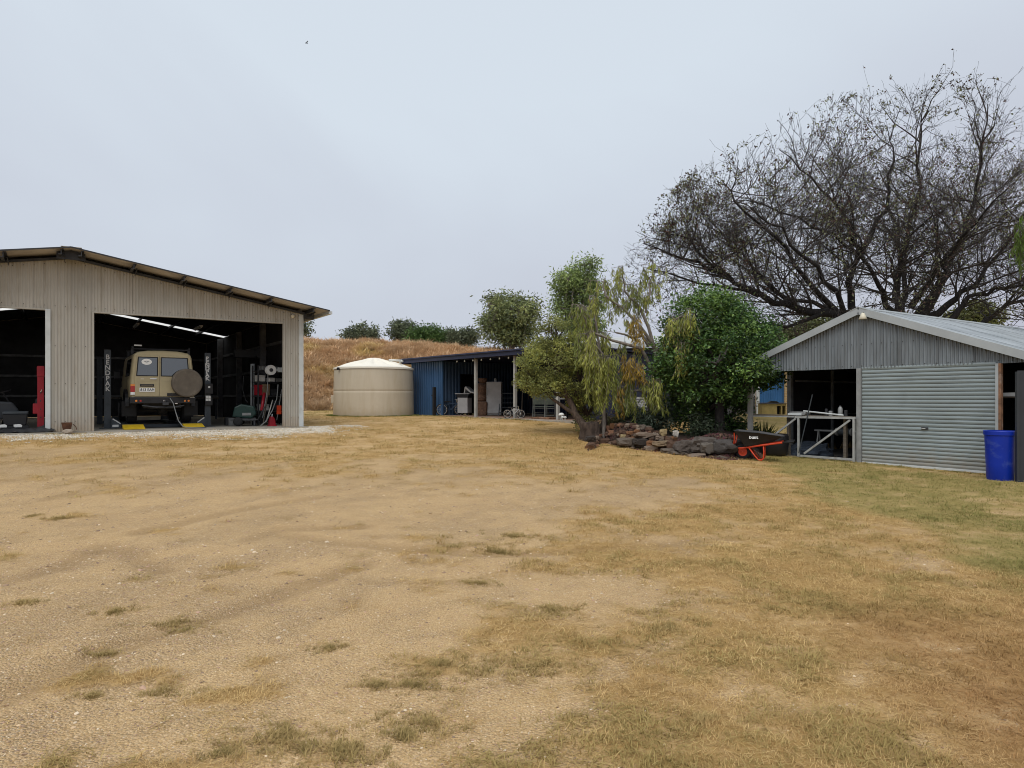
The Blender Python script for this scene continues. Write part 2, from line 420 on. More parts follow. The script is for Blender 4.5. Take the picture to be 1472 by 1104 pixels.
def masks(x, y):
    n2 = fbm(x*1.1, y*1.1, 21); n3 = fbm(x*4.2, y*4.2, 31, 3); n1 = fbm(x*.33, y*.33, 41, 3)
    edge = np.interp(y, [2, 5, 7.6, 9.5, 11, 13, 16], [-.4, .1, .3, 1.6, 3.0, 2.5, -2])
    right = sst(-1.6, 2.4, x - edge + (n2-.5)*1.8)
    far = sst(8.0, 16.0, y + (n1-.5)*5 + (n2-.5)*2.0)
    base = np.maximum(right*1.06, far*.84)
    n4 = fbm(x*11, y*11, 33, 2); cov = sst(.22, .98, base*.70 + .10 + (n2-.5)*.9 + (n3-.5)*.75 + (n4-.5)*.5)
    patch = sst(.64, .74, n2*.62 + n3*.40) * (1-base) * .9
    cov = np.maximum(cov, patch)
    c, s = math.cos(1.05), math.sin(1.05); a = x*c + y*s; b = -x*s + y*c
    st = fbm(a*.28, b*1.5, 51, 4)
    grav = (.40 + .60*sst(.34, .72, st*.5 + n3*.5))*.75 * (1 - sst(.3, .8, cov)) * (1 - .8*sst(13, 17, y))
    lx = (x-FL.o.x)*FL.c + (y-FL.o.y)*FL.s; ly = -(x-FL.o.x)*FL.s + (y-FL.o.y)*FL.c
    wid = np.interp(lx, [0, 4, 6.2, 7.2, 10, 12.5, 13.2], [2.4, 2.0, 1.9, 2.4, 3.4, 2.8, 1.0])
    white = sst(-.3, 1.7, wid + ly + (n2-.5)*3.2 + (n3-.5)*2.2)*.95 * (lx > -2) * (lx < 14.2) * (ly < .3)
    cov = cov*(1-.75*white); grav = grav*(1-white)
    green = sst(.4, .95, sst(2.9, 5.6, x - .18*(y-8) + (n1-.5)*3)*sst(4.6, 7.2, y) + (n2-.5)*1.3)
    green = np.maximum(green, .55*sst(.35, .75, sst(29.3, 31.5, y + (n1-.5)*3)*.8 + (n2-.5)*.6) * (x > -12))
    tr = np.zeros_like(cov)
    for pl in TRACKS: tr = np.maximum(tr, (1 - sst(.05, .19, seg_dist(x, y, pl) + (n3-.5)*.12)) * (.6 + .7*n2))
    red = sst(.40, .8, sst(.6, 2.8, x)*sst(7.5, 3.0, y)*.85 + (n1-.5)*.7)
    return cov, grav, white, green, tr, red

# ------------------------------------------------------------------ ground
def axis_x():
    a = list(np.arange(-13, 13.01, .075)); s = .1
    while a[-1] < 700: a.append(a[-1] + s); s *= 1.14
    s = .1
    while a[0] > -700: a.insert(0, a[0] - s); s *= 1.14
    return np.array(a)
def axis_y():
    a = [2.2]
    while a[-1] < 40: a.append(a[-1] + max(.03, .0105*a[-1]))
    s = .6
    while a[-1] < 900: a.append(a[-1] + s); s *= 1.16
    s = .05
    while a[0] > -300: a.insert(0, a[0] - s); s *= 1.3
    return np.array(a)
def grid_mesh(name, X, Y, Z):
    ny, nx = X.shape
    v = np.c_[X.ravel(), Y.ravel(), Z.ravel()]
    i = np.arange(ny*nx).reshape(ny, nx)
    f = np.c_[i[:-1, :-1].ravel(), i[:-1, 1:].ravel(), i[1:, 1:].ravel(), i[1:, :-1].ravel()]
    me = bpy.data.meshes.new(name)
    me.vertices.add(len(v)); me.vertices.foreach_set('co', v.ravel())
    me.loops.add(f.size); me.loops.foreach_set('vertex_index', f.ravel())
    me.polygons.add(len(f)); me.polygons.foreach_set('loop_start', np.arange(0, f.size, 4))
    me.polygons.foreach_set('loop_total', np.full(len(f), 4)); me.polygons.foreach_set('use_smooth', np.ones(len(f), bool))
    me.update(); return me
def color_attr(me, name, rgb):
    a = me.color_attributes.new(name, 'FLOAT_COLOR', 'POINT')
    a.data.foreach_set('color', np.c_[rgb, np.ones(len(rgb))].astype(np.float32).ravel())

def relief(x, y, cov, tr):
    near = sst(30, 14, y)
    return ((fbm(x*.9, y*.9, 61)-.5)*.02 + (fbm(x*5, y*5, 71, 3)-.5)*.016 + cov*.012 - tr*.02) * near
gx, gy = np.meshgrid(axis_x(), axis_y())
mk = masks(gx, gy)
gzv = gz(gx, gy) + relief(gx, gy, mk[0], mk[4])
for fr_, x0, x1, y0, y1 in ((FL, 0, 12.3, .1, 16.2), (FR, -3.0, 3.3, .3, 8.0), (FB, .1, 11.5, .1, 5)):   # foundations are dug in
    lx = (gx-fr_.o.x)*fr_.c + (gy-fr_.o.y)*fr_.s; ly = -(gx-fr_.o.x)*fr_.s + (gy-fr_.o.y)*fr_.c
    gzv = np.where((lx > x0) & (lx < x1) & (ly > y0) & (ly < y1), np.minimum(gzv, fr_.o.z) - .25, gzv)
me = grid_mesh('ground', gx, gy, gzv)
color_attr(me, 'cover', np.c_[mk[0].ravel(), mk[1].ravel(), mk[2].ravel()])
color_attr(me, 'stain', np.c_[mk[3].ravel(), mk[4].ravel(), mk[5].ravel()])
m, nt, out = new_mat('dry_ground')
pos = N(nt, 'ShaderNodeNewGeometry').outputs['Position']
a1 = N(nt, 'ShaderNodeAttribute'); a1.attribute_name = 'cover'
a2 = N(nt, 'ShaderNodeAttribute'); a2.attribute_name = 'stain'
s1 = N(nt, 'ShaderNodeSeparateColor'); L(nt, a1.outputs['Color'], s1.inputs[0])
s2 = N(nt, 'ShaderNodeSeparateColor'); L(nt, a2.outputs['Color'], s2.inputs[0])
def math_(op, a, b, clamp=False):
    n = N(nt, 'ShaderNodeMath', operation=op); n.use_clamp = clamp
    for i, v in enumerate((a, b)):
        if hasattr(v, 'is_linked'): L(nt, v, n.inputs[i])
        else: n.inputs[i].default_value = v
    return n.outputs[0]
fA, rA = noise_fac(nt, pos, .9, 5, .6)
fB, rB = noise_fac(nt, pos, 14, 6, .7)
fC, rC = noise_fac(nt, pos, 85, 4, .7, .3, .7)
soil = mixc(nt, fA, (.475, .295, .125), (.545, .355, .16))
soil = mixc(nt, math_('MULTIPLY', fB, .5), soil, (.36, .225, .105))
soil = mixc(nt, math_('MULTIPLY', fC, .5), soil, (.66, .50, .29))
vo = N(nt, 'ShaderNodeTexVoronoi'); vo.inputs['Scale'].default_value = 70; L(nt, pos, vo.inputs['Vector'])
vcr = N(nt, 'ShaderNodeValToRGB')
e = vcr.color_ramp.elements
e[0].position = 0; e[0].color = (.33, .22, .13, 1); e[1].position = 1; e[1].color = (.72, .58, .42, 1)
for p_, c_ in ((.25, (.42, .285, .165, 1)), (.5, (.53, .375, .235, 1)), (.75, (.46, .315, .20, 1))):
    q = e.new(p_); q.color = c_
sv = N(nt, 'ShaderNodeSeparateColor'); L(nt, vo.outputs['Color'], sv.inputs[0]); L(nt, sv.outputs[0], vcr.inputs['Fac'])
gsel = math_('MULTIPLY', s1.outputs[1], N(nt, 'ShaderNodeMapRange').outputs[0])
mr = gsel.node.inputs[1].links[0].from_node
L(nt, sv.outputs[1], mr.inputs['Value']); mr.inputs['From Min'].default_value = .25; mr.inputs['From Max'].default_value = .5; mr.inputs['To Min'].default_value = .05; mr.inputs['To Max'].default_value = .75
soil = mixc(nt, gsel, soil, vcr.outputs['Color'])
vg = N(nt, 'ShaderNodeTexVoronoi'); vg.inputs['Scale'].default_value = 150; L(nt, pos, vg.inputs['Vector'])
sg = N(nt, 'ShaderNodeSeparateColor'); L(nt, vg.outputs['Color'], sg.inputs[0])
soil = mixc(nt, math_('MULTIPLY', N(nt, 'ShaderNodeMapRange').outputs[0], .6), soil, (.30, .19, .10))
mq = soil.node.inputs['Factor'].links[0].from_node.inputs[0].links[0].from_node; L(nt, sg.outputs[0], mq.inputs['Value']); mq.inputs['From Min'].default_value = .72; mq.inputs['From Max'].default_value = .95
soil = mixc(nt, math_('MULTIPLY', N(nt, 'ShaderNodeMapRange').outputs[0], .7), soil, (.74, .55, .32))
mq = soil.node.inputs['Factor'].links[0].from_node.inputs[0].links[0].from_node; L(nt, sg.outputs[1], mq.inputs['Value']); mq.inputs['From Min'].default_value = .75; mq.inputs['From Max'].default_value = .95
vw = N(nt, 'ShaderNodeTexVoronoi'); vw.inputs['Scale'].default_value = 26; L(nt, pos, vw.inputs['Vector'])
swc = N(nt, 'ShaderNodeSeparateColor'); L(nt, vw.outputs['Color'], swc.inputs[0])
wcol = mixc(nt, swc.outputs[0], (.50, .44, .36), (.80, .76, .69))
soil = mixc(nt, math_('MULTIPLY', s1.outputs[2], .85), soil, wcol)
# thatch under the blades
gv = mscale(nt, pos, (1, .35, 1))
fG, rG = noise_fac(nt, gv, 40, 6, .75, .3, .7)
fH, rH = noise_fac(nt, pos, 2.2, 5, .65)
th = mixc(nt, fG, (.20, .12, .042), (.48, .31, .115))
th = mixc(nt, math_('MULTIPLY', fH, .6), th, (.45, .285, .11))
tg = mixc(nt, fG, (.15, .125, .04), (.36, .31, .105))
th = mixc(nt, math_('MULTIPLY', s2.outputs[0], .75), th, tg)
th = mixc(nt, math_('MULTIPLY', s2.outputs[2], .5), th, (.32, .17, .075))
fT, rT = noise_fac(nt, pos, 22, 6, .75, .25, .75)
cf = math_('MULTIPLY', s1.outputs[0], math_('ADD', fT, .45), True)
colr = mixc(nt, cf, soil, th)
colr = mixc(nt, math_('MULTIPLY', s2.outputs[1], .38), colr, (.26, .165, .08))
p = N(nt, 'ShaderNodeBsdfPrincipled'); p.inputs['Roughness'].default_value = .95; p.inputs['Specular IOR Level'].default_value = .1
L(nt, colr, p.inputs['Base Color'])
bh = math_('ADD', math_('MULTIPLY', rB, .8), math_('MULTIPLY', rC, .35))
bh = math_('ADD', bh, math_('MULTIPLY', math_('MULTIPLY', vo.outputs['Distance'], -14.0), math_('MULTIPLY', s1.outputs[1], .2)))
bh = math_('ADD', bh, math_('MULTIPLY', rG, math_('MULTIPLY', s1.outputs[0], 1.3)))
b = N(nt, 'ShaderNodeBump'); b.inputs['Strength'].default_value = .7; b.inputs['Distance'].default_value = .025
L(nt, bh, b.inputs['Height']); L(nt, b.outputs['Normal'], p.inputs['Normal'])
L(nt, p.outputs['BSDF'], out.inputs['Surface'])
me.materials.append(m)
ground = link(bpy.data.objects.new('ground', me)); ground['kind'] = 'structure'

# ------------------------------------------------------------------ hill behind the yard
def hill_z(x, t):                       # t 0 at its foot, 1 at the crest
    crest = np.interp(x, [-60, -17, -9, -4, 0, 5, 14, 24], [4.7, 4.75, 4.5, 4.35, 4.0, 3.6, 2.4, .2])
    return .80 + crest*np.sin(np.clip(t, 0, 1)*math.pi/2)**1.15
def hill_xyz(x, t):
    foot = np.interp(x, [-60, -18, -10, 0, 20], [36, 38, 39.2, 41, 46])
    y = foot + t*13.0
    z = hill_z(x, t)
    bump = (fbm(x*.5, y*.5, 81)-.5)*.7*sst(0, .25, t) + (fbm(x*1.3, y*1.3, 91)-.5)*.8*sst(0, .2, t)
    z = z + bump
    z = np.where(t > 1.5, z - (t-1.5)*3.2, z)
    return x, y, np.maximum(z, -.5)
hx, ht = np.meshgrid(np.arange(-60, 24.1, .3), np.r_[np.linspace(-.06, 1.5, 90), np.linspace(1.6, 4, 14)])
X_, Y_, Z_ = hill_xyz(hx, ht)
Z_ = np.where(ht < 0, .4, Z_)
me = grid_mesh('hill', X_, Y_, Z_)
m, nt, out = new_mat('dry_bank')
pos = N(nt, 'ShaderNodeNewGeometry').outputs['Position']
fA, _ = noise_fac(nt, pos, .22, 5, .6); fB, rB = noise_fac(nt, pos, 2.4, 6, .7); fC, _ = noise_fac(nt, pos, .5, 4, .6, .45, .65)
c = mixc(nt, fA, (.50, .33, .20), (.56, .42, .20))
c = mixc(nt, fC, c, (.38, .24, .145))
c = mixc(nt, fB, c, (.36, .24, .145))
p = N(nt, 'ShaderNodeBsdfPrincipled'); p.inputs['Roughness'].default_value = .95; p.inputs['Specular IOR Level'].default_value = .1
L(nt, c, p.inputs['Base Color'])
b = N(nt, 'ShaderNodeBump'); b.inputs['Strength'].default_value = 1; b.inputs['Distance'].default_value = .15
L(nt, rB, b.inputs['Height']); L(nt, b.outputs['Normal'], p.inputs['Normal'])
L(nt, p.outputs['BSDF'], out.inputs['Surface']); me.materials.append(m)
hill = link(bpy.data.objects.new('hill', me)); hill['kind'] = 'structure'

# ------------------------------------------------------------------ grass and gravel (uncountable)
def blade_mesh(name, seed, nb, h, spread, w, lay):
    r = random.Random(seed); b = MB()
    for i in range(nb):
        a = r.uniform(0, 2*math.pi); d = spread*math.sqrt(r.random()); x, y = d*math.cos(a), d*math.sin(a)
        L_ = h*r.uniform(.45, 1.15); t = r.uniform(0, 2*math.pi); ln = L_*r.uniform(lay*.5, lay*1.2)
        dx, dy = math.cos(t)*ln, math.sin(t)*ln; zt = math.sqrt(max(.05*L_*L_, L_*L_-ln*ln))
        wx, wy = -math.sin(t)*w/2, math.cos(t)*w/2
        b.add([(x-wx, y-wy, -.004), (x+wx, y+wy, -.004), (x+dx*.42+wx*.8, y+dy*.42+wy*.8, zt*.62), (x+dx*.42-wx*.8, y+dy*.42-wy*.8, zt*.62),
               (x+dx, y+dy, zt)], [(0, 1, 2, 3), (3, 2, 4)])
    me = bpy.data.meshes.new(name); me.from_pydata(b.v, [], b.f); me.materials.append(M['blade']); return me
def pebble_mesh(name, seed):
    r = random.Random(seed); bm = bmesh.new(); bmesh.ops.create_icosphere(bm, subdivisions=1, radius=1)
    for v in bm.verts: v.co *= r.uniform(.72, 1.2); v.co.z *= .62
    me = bpy.data.meshes.new(name); bm.to_mesh(me); bm.free(); me.materials.append(M['pebble']); return me
def scatter(name, pts, rot, scl, tint, templates, label=None, cat=None):
    n = len(pts)
    me = bpy.data.meshes.new(name); me.vertices.add(n); me.vertices.foreach_set('co', np.asarray(pts, np.float32).ravel())
    a = me.attributes.new('rot', 'FLOAT_VECTOR', 'POINT'); a.data.foreach_set('vector', np.asarray(rot, np.float32).ravel())
    a = me.attributes.new('scl', 'FLOAT_VECTOR', 'POINT'); a.data.foreach_set('vector', np.asarray(scl, np.float32).ravel())
    a = me.attributes.new('pick', 'INT', 'POINT'); a.data.foreach_set('value', rng.integers(0, len(templates), n).astype(np.int32))
    a = me.attributes.new('tint', 'FLOAT_COLOR', 'POINT'); a.data.foreach_set('color', np.c_[tint, np.ones(n)].astype(np.float32).ravel())
    o = link(bpy.data.objects.new(name, me)); o['kind'] = 'stuff'
    if label: o['label'] = label; o['category'] = cat
    ng = bpy.data.node_groups.new(name, 'GeometryNodeTree')
    ng.interface.new_socket('Geometry', in_out='INPUT', socket_type='NodeSocketGeometry')
    ng.interface.new_socket('Geometry', in_out='OUTPUT', socket_type='NodeSocketGeometry')
    nn = ng.nodes.new; lk = ng.links.new
    gi, go = nn('NodeGroupInput'), nn('NodeGroupOutput'); ip = nn('GeometryNodeInstanceOnPoints'); jn = nn('GeometryNodeJoinGeometry')
    for k, tm in enumerate(templates):
        to = bpy.data.objects.new(name + '_piece', tm)
        oi = nn('GeometryNodeObjectInfo'); oi.inputs['Object'].default_value = to; oi.inputs['As Instance'].default_value = True
        lk(oi.outputs['Geometry'], jn.inputs[0])
    def na(nm, t): q = nn('GeometryNodeInputNamedAttribute'); q.data_type = t; q.inputs['Name'].default_value = nm; return q.outputs['Attribute']
    er = nn('FunctionNodeEulerToRotation'); lk(na('rot', 'FLOAT_VECTOR'), er.inputs[0])
    lk(gi.outputs[0], ip.inputs['Points']); lk(jn.outputs[0], ip.inputs['Instance']); ip.inputs['Pick Instance'].default_value = True
    lk(na('pick', 'INT'), ip.inputs['Instance Index']); lk(er.outputs[0], ip.inputs['Rotation']); lk(na('scl', 'FLOAT_VECTOR'), ip.inputs['Scale'])
    lk(ip.outputs[0], go.inputs[0])
    md = o.modifiers.new('scatter', 'NODES'); md.node_group = ng
    return o

def bands(spec):
    """random ground points, (y0, y1, half-width, per square metre)"""
    out_ = []
    for y0, y1, xl, xr, dens in spec:
        k = int((y1-y0)*(xr-xl)*dens); out_.append(np.c_[rng.uniform(xl, xr, k), rng.uniform(y0, y1, k)])
    return np.vstack(out_)
def clear_of_buildings(P):
    ok = np.ones(len(P), bool)
    for fr, x0, x1, y0, y1 in ((FL, -.2, 12.6, -.05, 17), (FR, -3.3, 6, -.05, 9), (FB, -.3, 12, -.55, 7)):
        lx = (P[:, 0]-fr.o.x)*fr.c + (P[:, 1]-fr.o.y)*fr.s; ly = -(P[:, 0]-fr.o.x)*fr.s + (P[:, 1]-fr.o.y)*fr.c
        ok &= ~((lx > x0) & (lx < x1) & (ly > y0) & (ly < y1))
    ok &= np.hypot(P[:, 0]+6.3, P[:, 1]-31.6) > 1.85
    return P[ok]
P = clear_of_buildings(bands([(2.3, 4.2, -3.6, 3.8, 900), (4.2, 6.5, -5.2, 5.6, 520), (6.5, 9.5, -7.5, 7.8, 260), (9.5, 14, -11, 11.5, 110), (14, 22, -15, 12, 60), (22, 40, -11, 9, 26)]))
c = masks(P[:, 0], P[:, 1])
keep = rng.random(len(P)) < np.clip(c[0]*1.35 - .10, 0, 1)*(1-.5*c[4])
P = P[keep]; c = [q[keep] for q in c]
n = len(P)
z = gz(P[:, 0], P[:, 1]) + relief(P[:, 0], P[:, 1], c[0], c[4])
u = np.clip(rng.beta(.75, .75, n)*.8 + .35*(fbm(P[:, 0]*1.6, P[:, 1]*1.6, 105, 3)-.35), 0, 1)[:, None]; clump = fbm(P[:, 0]*3.0, P[:, 1]*3.0, 101, 3)
dry = np.array([.76, .555, .265])*(1-u) + np.array([.41, .25, .095])*u
olv = np.array([.37, .30, .105])*(1-u) + np.array([.23, .185, .065])*u
grn = np.array([.19, .205, .06])*(1-u) + np.array([.31, .27, .095])*u
fo = np.clip(sst(.40, .72, clump + rng.normal(0, .13, n))[:, None]*.72, 0, 1)
tint = dry*(1-fo) + olv*fo
gg = (c[3]*.8)[:, None]; tint = tint*(1-gg) + grn*gg
rd = (c[5]*.65)[:, None]; tint = tint*(1-rd) + np.array([.36, .175, .075])*rd
base_s = np.clip(.55 + P[:, 1]*.055, .65, 1.6)
s = base_s*rng.uniform(.6, 1.25, n)*(.8 + .35*sst(.45, .7, clump))
def straw_mesh(name, seed):
    r = random.Random(seed); b = MB()
    for i in range(9):
        x, y, t, l_ = r.gauss(0, .06), r.gauss(0, .06), r.uniform(0, 6.28), r.uniform(.03, .11); dx, dy = math.cos(t)*l_, math.sin(t)*l_; wx, wy = -math.sin(t)*.0022, math.cos(t)*.0022; h = r.uniform(.004, .02)
        b.add([(x-wx, y-wy, h*.3), (x+wx, y+wy, h*.3), (x+dx+wx, y+dy+wy, h), (x+dx-wx, y+dy-wy, h)], [(0, 1, 2, 3)])
    me = bpy.data.meshes.new(name); me.from_pydata(b.v, [], b.f); me.materials.append(M['blade']); return me
TUFTS = [straw_mesh('straw', 7+i) for i in range(3)] + [blade_mesh('tuft', 40+i, 16, .07, .075, .0045, .97) for i in range(6)]
scatter('grass', np.c_[P, z], np.c_[rng.normal(0, .08, n), rng.normal(0, .08, n), rng.uniform(0, 6.28, n)],
        np.c_[s, s, s*rng.uniform(.4, .85, n)], tint, TUFTS, 'short dry lawn of straw and olive blades across the yard', 'grass')
# taller separate clumps on the bare sand
sp = [(405, 1062, 1.5), (435, 1072, 1.1), (580, 1058, 1.6), (500, 1085, 1.6), (610, 1040, 1.0), (240, 992, .9), (325, 1085, 1.0), (135, 1000, .7), (165, 880, 1.0), (250, 895, 1.1), (960, 905, 2.0),
      (700, 965, 1.6), (775, 960, 1.5), (600, 985, 1.3), (640, 955, 1.2), (800, 880, 1.6), (710, 790, 2.2), (740, 770, 1.8), (690, 838, 1.2), (540, 985, 1.0), (265, 905, .8), (30, 868, .9), (90, 745, 1.0), (45, 742, .8), (470, 930, .9), (150, 935, .8), (1010, 1040, 1.0)]
pp, ss_, tt = [], [], []
for px, py, k in sp:
    cx, cy = G0(px, py)
    for j in range(int(30*k)):
        r_ = rnd.gauss(0, .075*k); a_ = rnd.uniform(0, 6.28); x = cx + 1.5*r_*math.cos(a_); y = cy + r_*math.sin(a_)
        pp.append((x, y)); ss_.append(rnd.uniform(.45, .9)*(.75 + .25*k)); q = rnd.random()
        tt.append(tuple(np.array([.27, .21, .08])*(1-q) + np.array([.55, .40, .18])*q))
for (ax, ay), (bx, by), n_, sc_, grn_ in (   # rank grass left along the feet of the buildings and the tank
        (FR.w(-3.3, -.2)[:2], FR.w(3.4, -.2)[:2], 420, 1.0, .5), (FB.w(-.3, -.62)[:2], FB.w(9.5, -.62)[:2], 300, 1.5, .7), (FL.w(5.6, -.4)[:2], FL.w(7.2, -.5)[:2], 60, 1.2, .1),
        ((2.2, 18.2), (5.8, 15.6), 260, 1.1, .6), (FL.w(11.9, -.15)[:2], FL.w(12.6, .5)[:2], 40, 1.2, .4)):
    for j in range(n_):
        t_ = rnd.random(); pp.append((ax+(bx-ax)*t_+rnd.gauss(0, .08), ay+(by-ay)*t_+rnd.gauss(0, .08))); ss_.append(sc_*rnd.uniform(.5, 1.2)); q = rnd.random()
        tt.append((.12*q+.34*(1-q), .14*q+.27*(1-q), .045*q+.1*(1-q)) if rnd.random() < grn_ else (.5, .37, .15))
for j in range(420):
    a_ = rnd.uniform(math.pi*.98, math.pi*2.02); r_ = 1.84+abs(rnd.gauss(0, .12)); pp.append((-6.27+r_*math.cos(a_), 31.6+r_*math.sin(a_))); ss_.append(rnd.uniform(.8, 2.0)); q = rnd.random(); tt.append((.08+.1*q, .13+.06*q, .04))
pp = np.array(pp); ss_ = np.array(ss_); cc = masks(pp[:, 0], pp[:, 1])
zz = gz(pp[:, 0], pp[:, 1]) + relief(pp[:, 0], pp[:, 1], cc[0], cc[4]); k = len(pp)
scatter('grass_clumps', np.c_[pp, zz], np.c_[np.zeros(k), np.zeros(k), rng.uniform(0, 6.28, k)], np.c_[ss_, ss_, ss_*.62], np.array(tt),
        [blade_mesh('clump', 70+i, 20, .065, .05, .0045, .8) for i in range(4)], 'olive grass clumps standing on bare sand and gravel', 'grass')
# gravel
P = bands([(2.3, 4.5, -3.8, 3.5, 2600), (4.5, 7, -5.6, 4.5, 1100), (7, 11, -8.5, 5, 300)])
c = masks(P[:, 0], P[:, 1]); keep = rng.random(len(P)) < np.clip(c[1]*1.0 - .05, 0, 1)*(1-c[0]); P = P[keep]; c = [q[keep] for q in c]
Q = clear_of_buildings(np.c_[rng.uniform(-17, -4, 60000), rng.uniform(13, 23, 60000)]); cq = masks(Q[:, 0], Q[:, 1]); kq = rng.random(len(Q)) < cq[2]*.8
n1_, n2_ = len(P), int(kq.sum()); P = np.vstack([P, Q[kq]]); cc = masks(P[:, 0], P[:, 1]); n = len(P)
z = gz(P[:, 0], P[:, 1]) + relief(P[:, 0], P[:, 1], cc[0], cc[4])
s = np.r_[rng.gamma(2.0, .0017, n1_)*np.clip(P[:n1_, 1]/5, .8, 1.5) + .0018, rng.uniform(.012, .032, n2_)]
pal = np.array([(.52, .38, .24), (.38, .26, .17), (.66, .54, .39), (.46, .30, .21), (.27, .19, .13), (.56, .41, .25)])
tint = pal[rng.integers(0, 6, n)]*rng.uniform(.8, 1.15, (n, 1)); tint[n1_:] = np.array([.66, .61, .52])*rng.uniform(.65, 1.15, (n2_, 1))
scatter('gravel', np.c_[P, z - s*.05], rng.uniform(0, 6.28, (n, 3))*np.array([.06, .06, 1]), np.c_[s, s*rng.uniform(.7, 1.2, n), s], tint,
        [pebble_mesh('stone_chip', 90+i) for i in range(5)], 'loose pale gravel lying on the sandy yard', 'gravel')
# tall dry grass on the hill
k = 17000
hx = rng.uniform(-22, 8, k); ht = rng.uniform(.01, 1.45, k)**1.0
x, y, z = hill_xyz(hx, ht)
ok = ~((np.abs(x/y*1000+736-536) > 420)); x, y, z, ht = x[ok], y[ok], z[ok], ht[ok]; k = len(x)
u = rng.random(k)[:, None]; nA = fbm(x*.22, z*.8, 111, 3); nB = fbm(x*1.1, y*1.1, 121, 3)
pink = np.array([.77, .53, .32])*(1-u) + np.array([.61, .41, .24])*u
gold = np.array([.80, .62, .29])*(1-u) + np.array([.66, .49, .21])*u
brn = np.array([.55, .40, .26])*(1-u) + np.array([.64, .47, .30])*u
fg = sst(.42, .56, nA + .16*np.exp(-((z-3.4)/1.1)**2) - .16*sst(4.3, 5.4, z) - .06)[:, None]
tint = pink*(1-fg) + gold*fg
fb = np.clip(sst(.52, .66, nB)*.6 + .55*sst(2.6, 1.2, z), 0, 1)[:, None]; tint = tint*(1-fb) + brn*fb
s = rng.uniform(.7, 1.3, k)*(.75 + .6*nB)
scatter('hill_grass', np.c_[x, y, z-.04], np.c_[rng.normal(0, .12, k), rng.normal(0, .12, k), rng.uniform(0, 6.28, k)], np.c_[s*1.15, s*1.15, s*.85], tint,
        [blade_mesh('hill_tuft', 130+i, 30, .55, .20, .03, .85) for i in range(5)], 'tall rusty and golden dry grass covering the hill', 'grass')

# ------------------------------------------------------------------ corrugated sheets
def corr(xa, xb, zb, zt, y0=0.0, pitch=.076, depth=.009, spw=6, trap=False):
    b = MB(); n = max(2, int(round((xb-xa)/pitch*spw))); vs = []
    for i in range(n+1):
        x = xa + (xb-xa)*i/n; ph = x/pitch*2*math.pi
        w = math.sin(ph)
        if trap: w = max(-1, min(1, 3.2*w + .9))
        z0 = zb(x) if callable(zb) else zb; z1 = zt(x) if callable(zt) else zt
        for r_ in range(NR):
            z = z0 + (z1-z0)*r_/(NR-1); vs.append((x, y0 + depth*w + .011*mnoise.noise((x*1.3+y0, z*1.1, pitch*50)) + .004*mnoise.noise((x*5, z*3.5, 9)), z))
    b.add(vs, [(NR*i+r_, NR*i+NR+r_, NR*i+NR+r_+1, NR*i+r_+1) for i in range(n) for r_ in range(NR-1)]); return b
NR = 9                                 # rows up a sheet, for its small dents
def roof_sheet(x0, z0, x1, z1, ya, yb, pitch=.076, depth=.009, spw=5):
    """waves across y, runs down the slope from (x0,z0) to (x1,z1)"""
    b = MB(); n = max(2, int((yb-ya)/pitch*spw)); vs = []
    for i in range(n+1):
        y = ya + (yb-ya)*i/n; d = depth*math.sin(y/pitch*2*math.pi)
        vs += [(x0, y, z0+d), (x1, y, z1+d)]
    b.add(vs, [(2*i, 2*i+2, 2*i+3, 2*i+1) for i in range(n)]); return b
def swap_xy(b):                         # turn a sheet built along x into one along y
    b.v = [(y, x, z) for x, y, z in b.v]; return b
def sheets(parent, name, m, spans, **kw):
    for xa, xb, zb, zt in spans:
        corr(xa, xb, zb, zt, **kw).build(name, m, parent, smooth=True)

# ------------------------------------------------------------------ big beige workshop
ws = empty('workshop', FL.o, FL.a, 'big beige corrugated workshop with two open bays and gable roof', 'shed')
WW, RX, CH, AH, DEP, HD = 12.3, 6.15, 3.54, 4.60, 16.0, 3.2
SL = (AH-CH)/RX
wtop = lambda x: AH - SL*abs(x-RX)
A0, A1, B0_, B1_ = .55, FL.px(67, 0), FL.px(134, 0), FL.px(408, 0)
cuts = sorted([0, .55, A1, B0_, B1_, WW, RX] + [.762*i for i in range(1, 17) if min(abs(.762*i-q) for q in (0, .55, A1, B0_, B1_, WW, RX)) > .12])
k = 0
for xa, xb in zip(cuts[:-1], cuts[1:]):
    mid = (xa+xb)/2; op = (A0 < mid < A1) or (B0_ < mid < B1_)
    corr(xa-.02, xb+.0, HD if op else -.02, lambda x: wtop(x)-.02, y0=-.010*(k % 2), depth=.011).build('cladding_sheet', 'beige_steel', ws, smooth=True)
    k += 1
RZ = .13
def screws(parent, m, xs, zs, y, r_=.011):
    b = MB()
    for x in xs:
        for z in (zs(x) if callable(zs) else zs): b.lathe([(r_, 0), (r_*.7, -.008), (.001, -.012)], 5, (x, y, z), 'y')
    o = b.build('screws', m, parent); o['kind'] = 'stuff'
screws(ws, 'dark_steel', np.arange(.1, WW, .228), lambda x: [z for z in (.25, 1.25, 2.25, 3.3, wtop(x)-.12) if not (((A0-.03 < x < A1+.1) or (B0_-.05 < x < B1_+.05)) and z < HD)], -.023)
for x_, s_ in ((0, -1), (WW, 1)):
    swap_xy(corr(0, DEP, -.02, CH+RZ-.03, y0=x_, depth=.009)).build('side_wall', 'beige_steel', ws, smooth=True)
part('back_wall', 'beige_steel', ws, lambda b: b.prism([(0, 0), (WW, 0), (WW, CH+RZ-.02), (RX, AH+RZ-.02), (0, CH+RZ-.02)], 'y', DEP, DEP+.05))
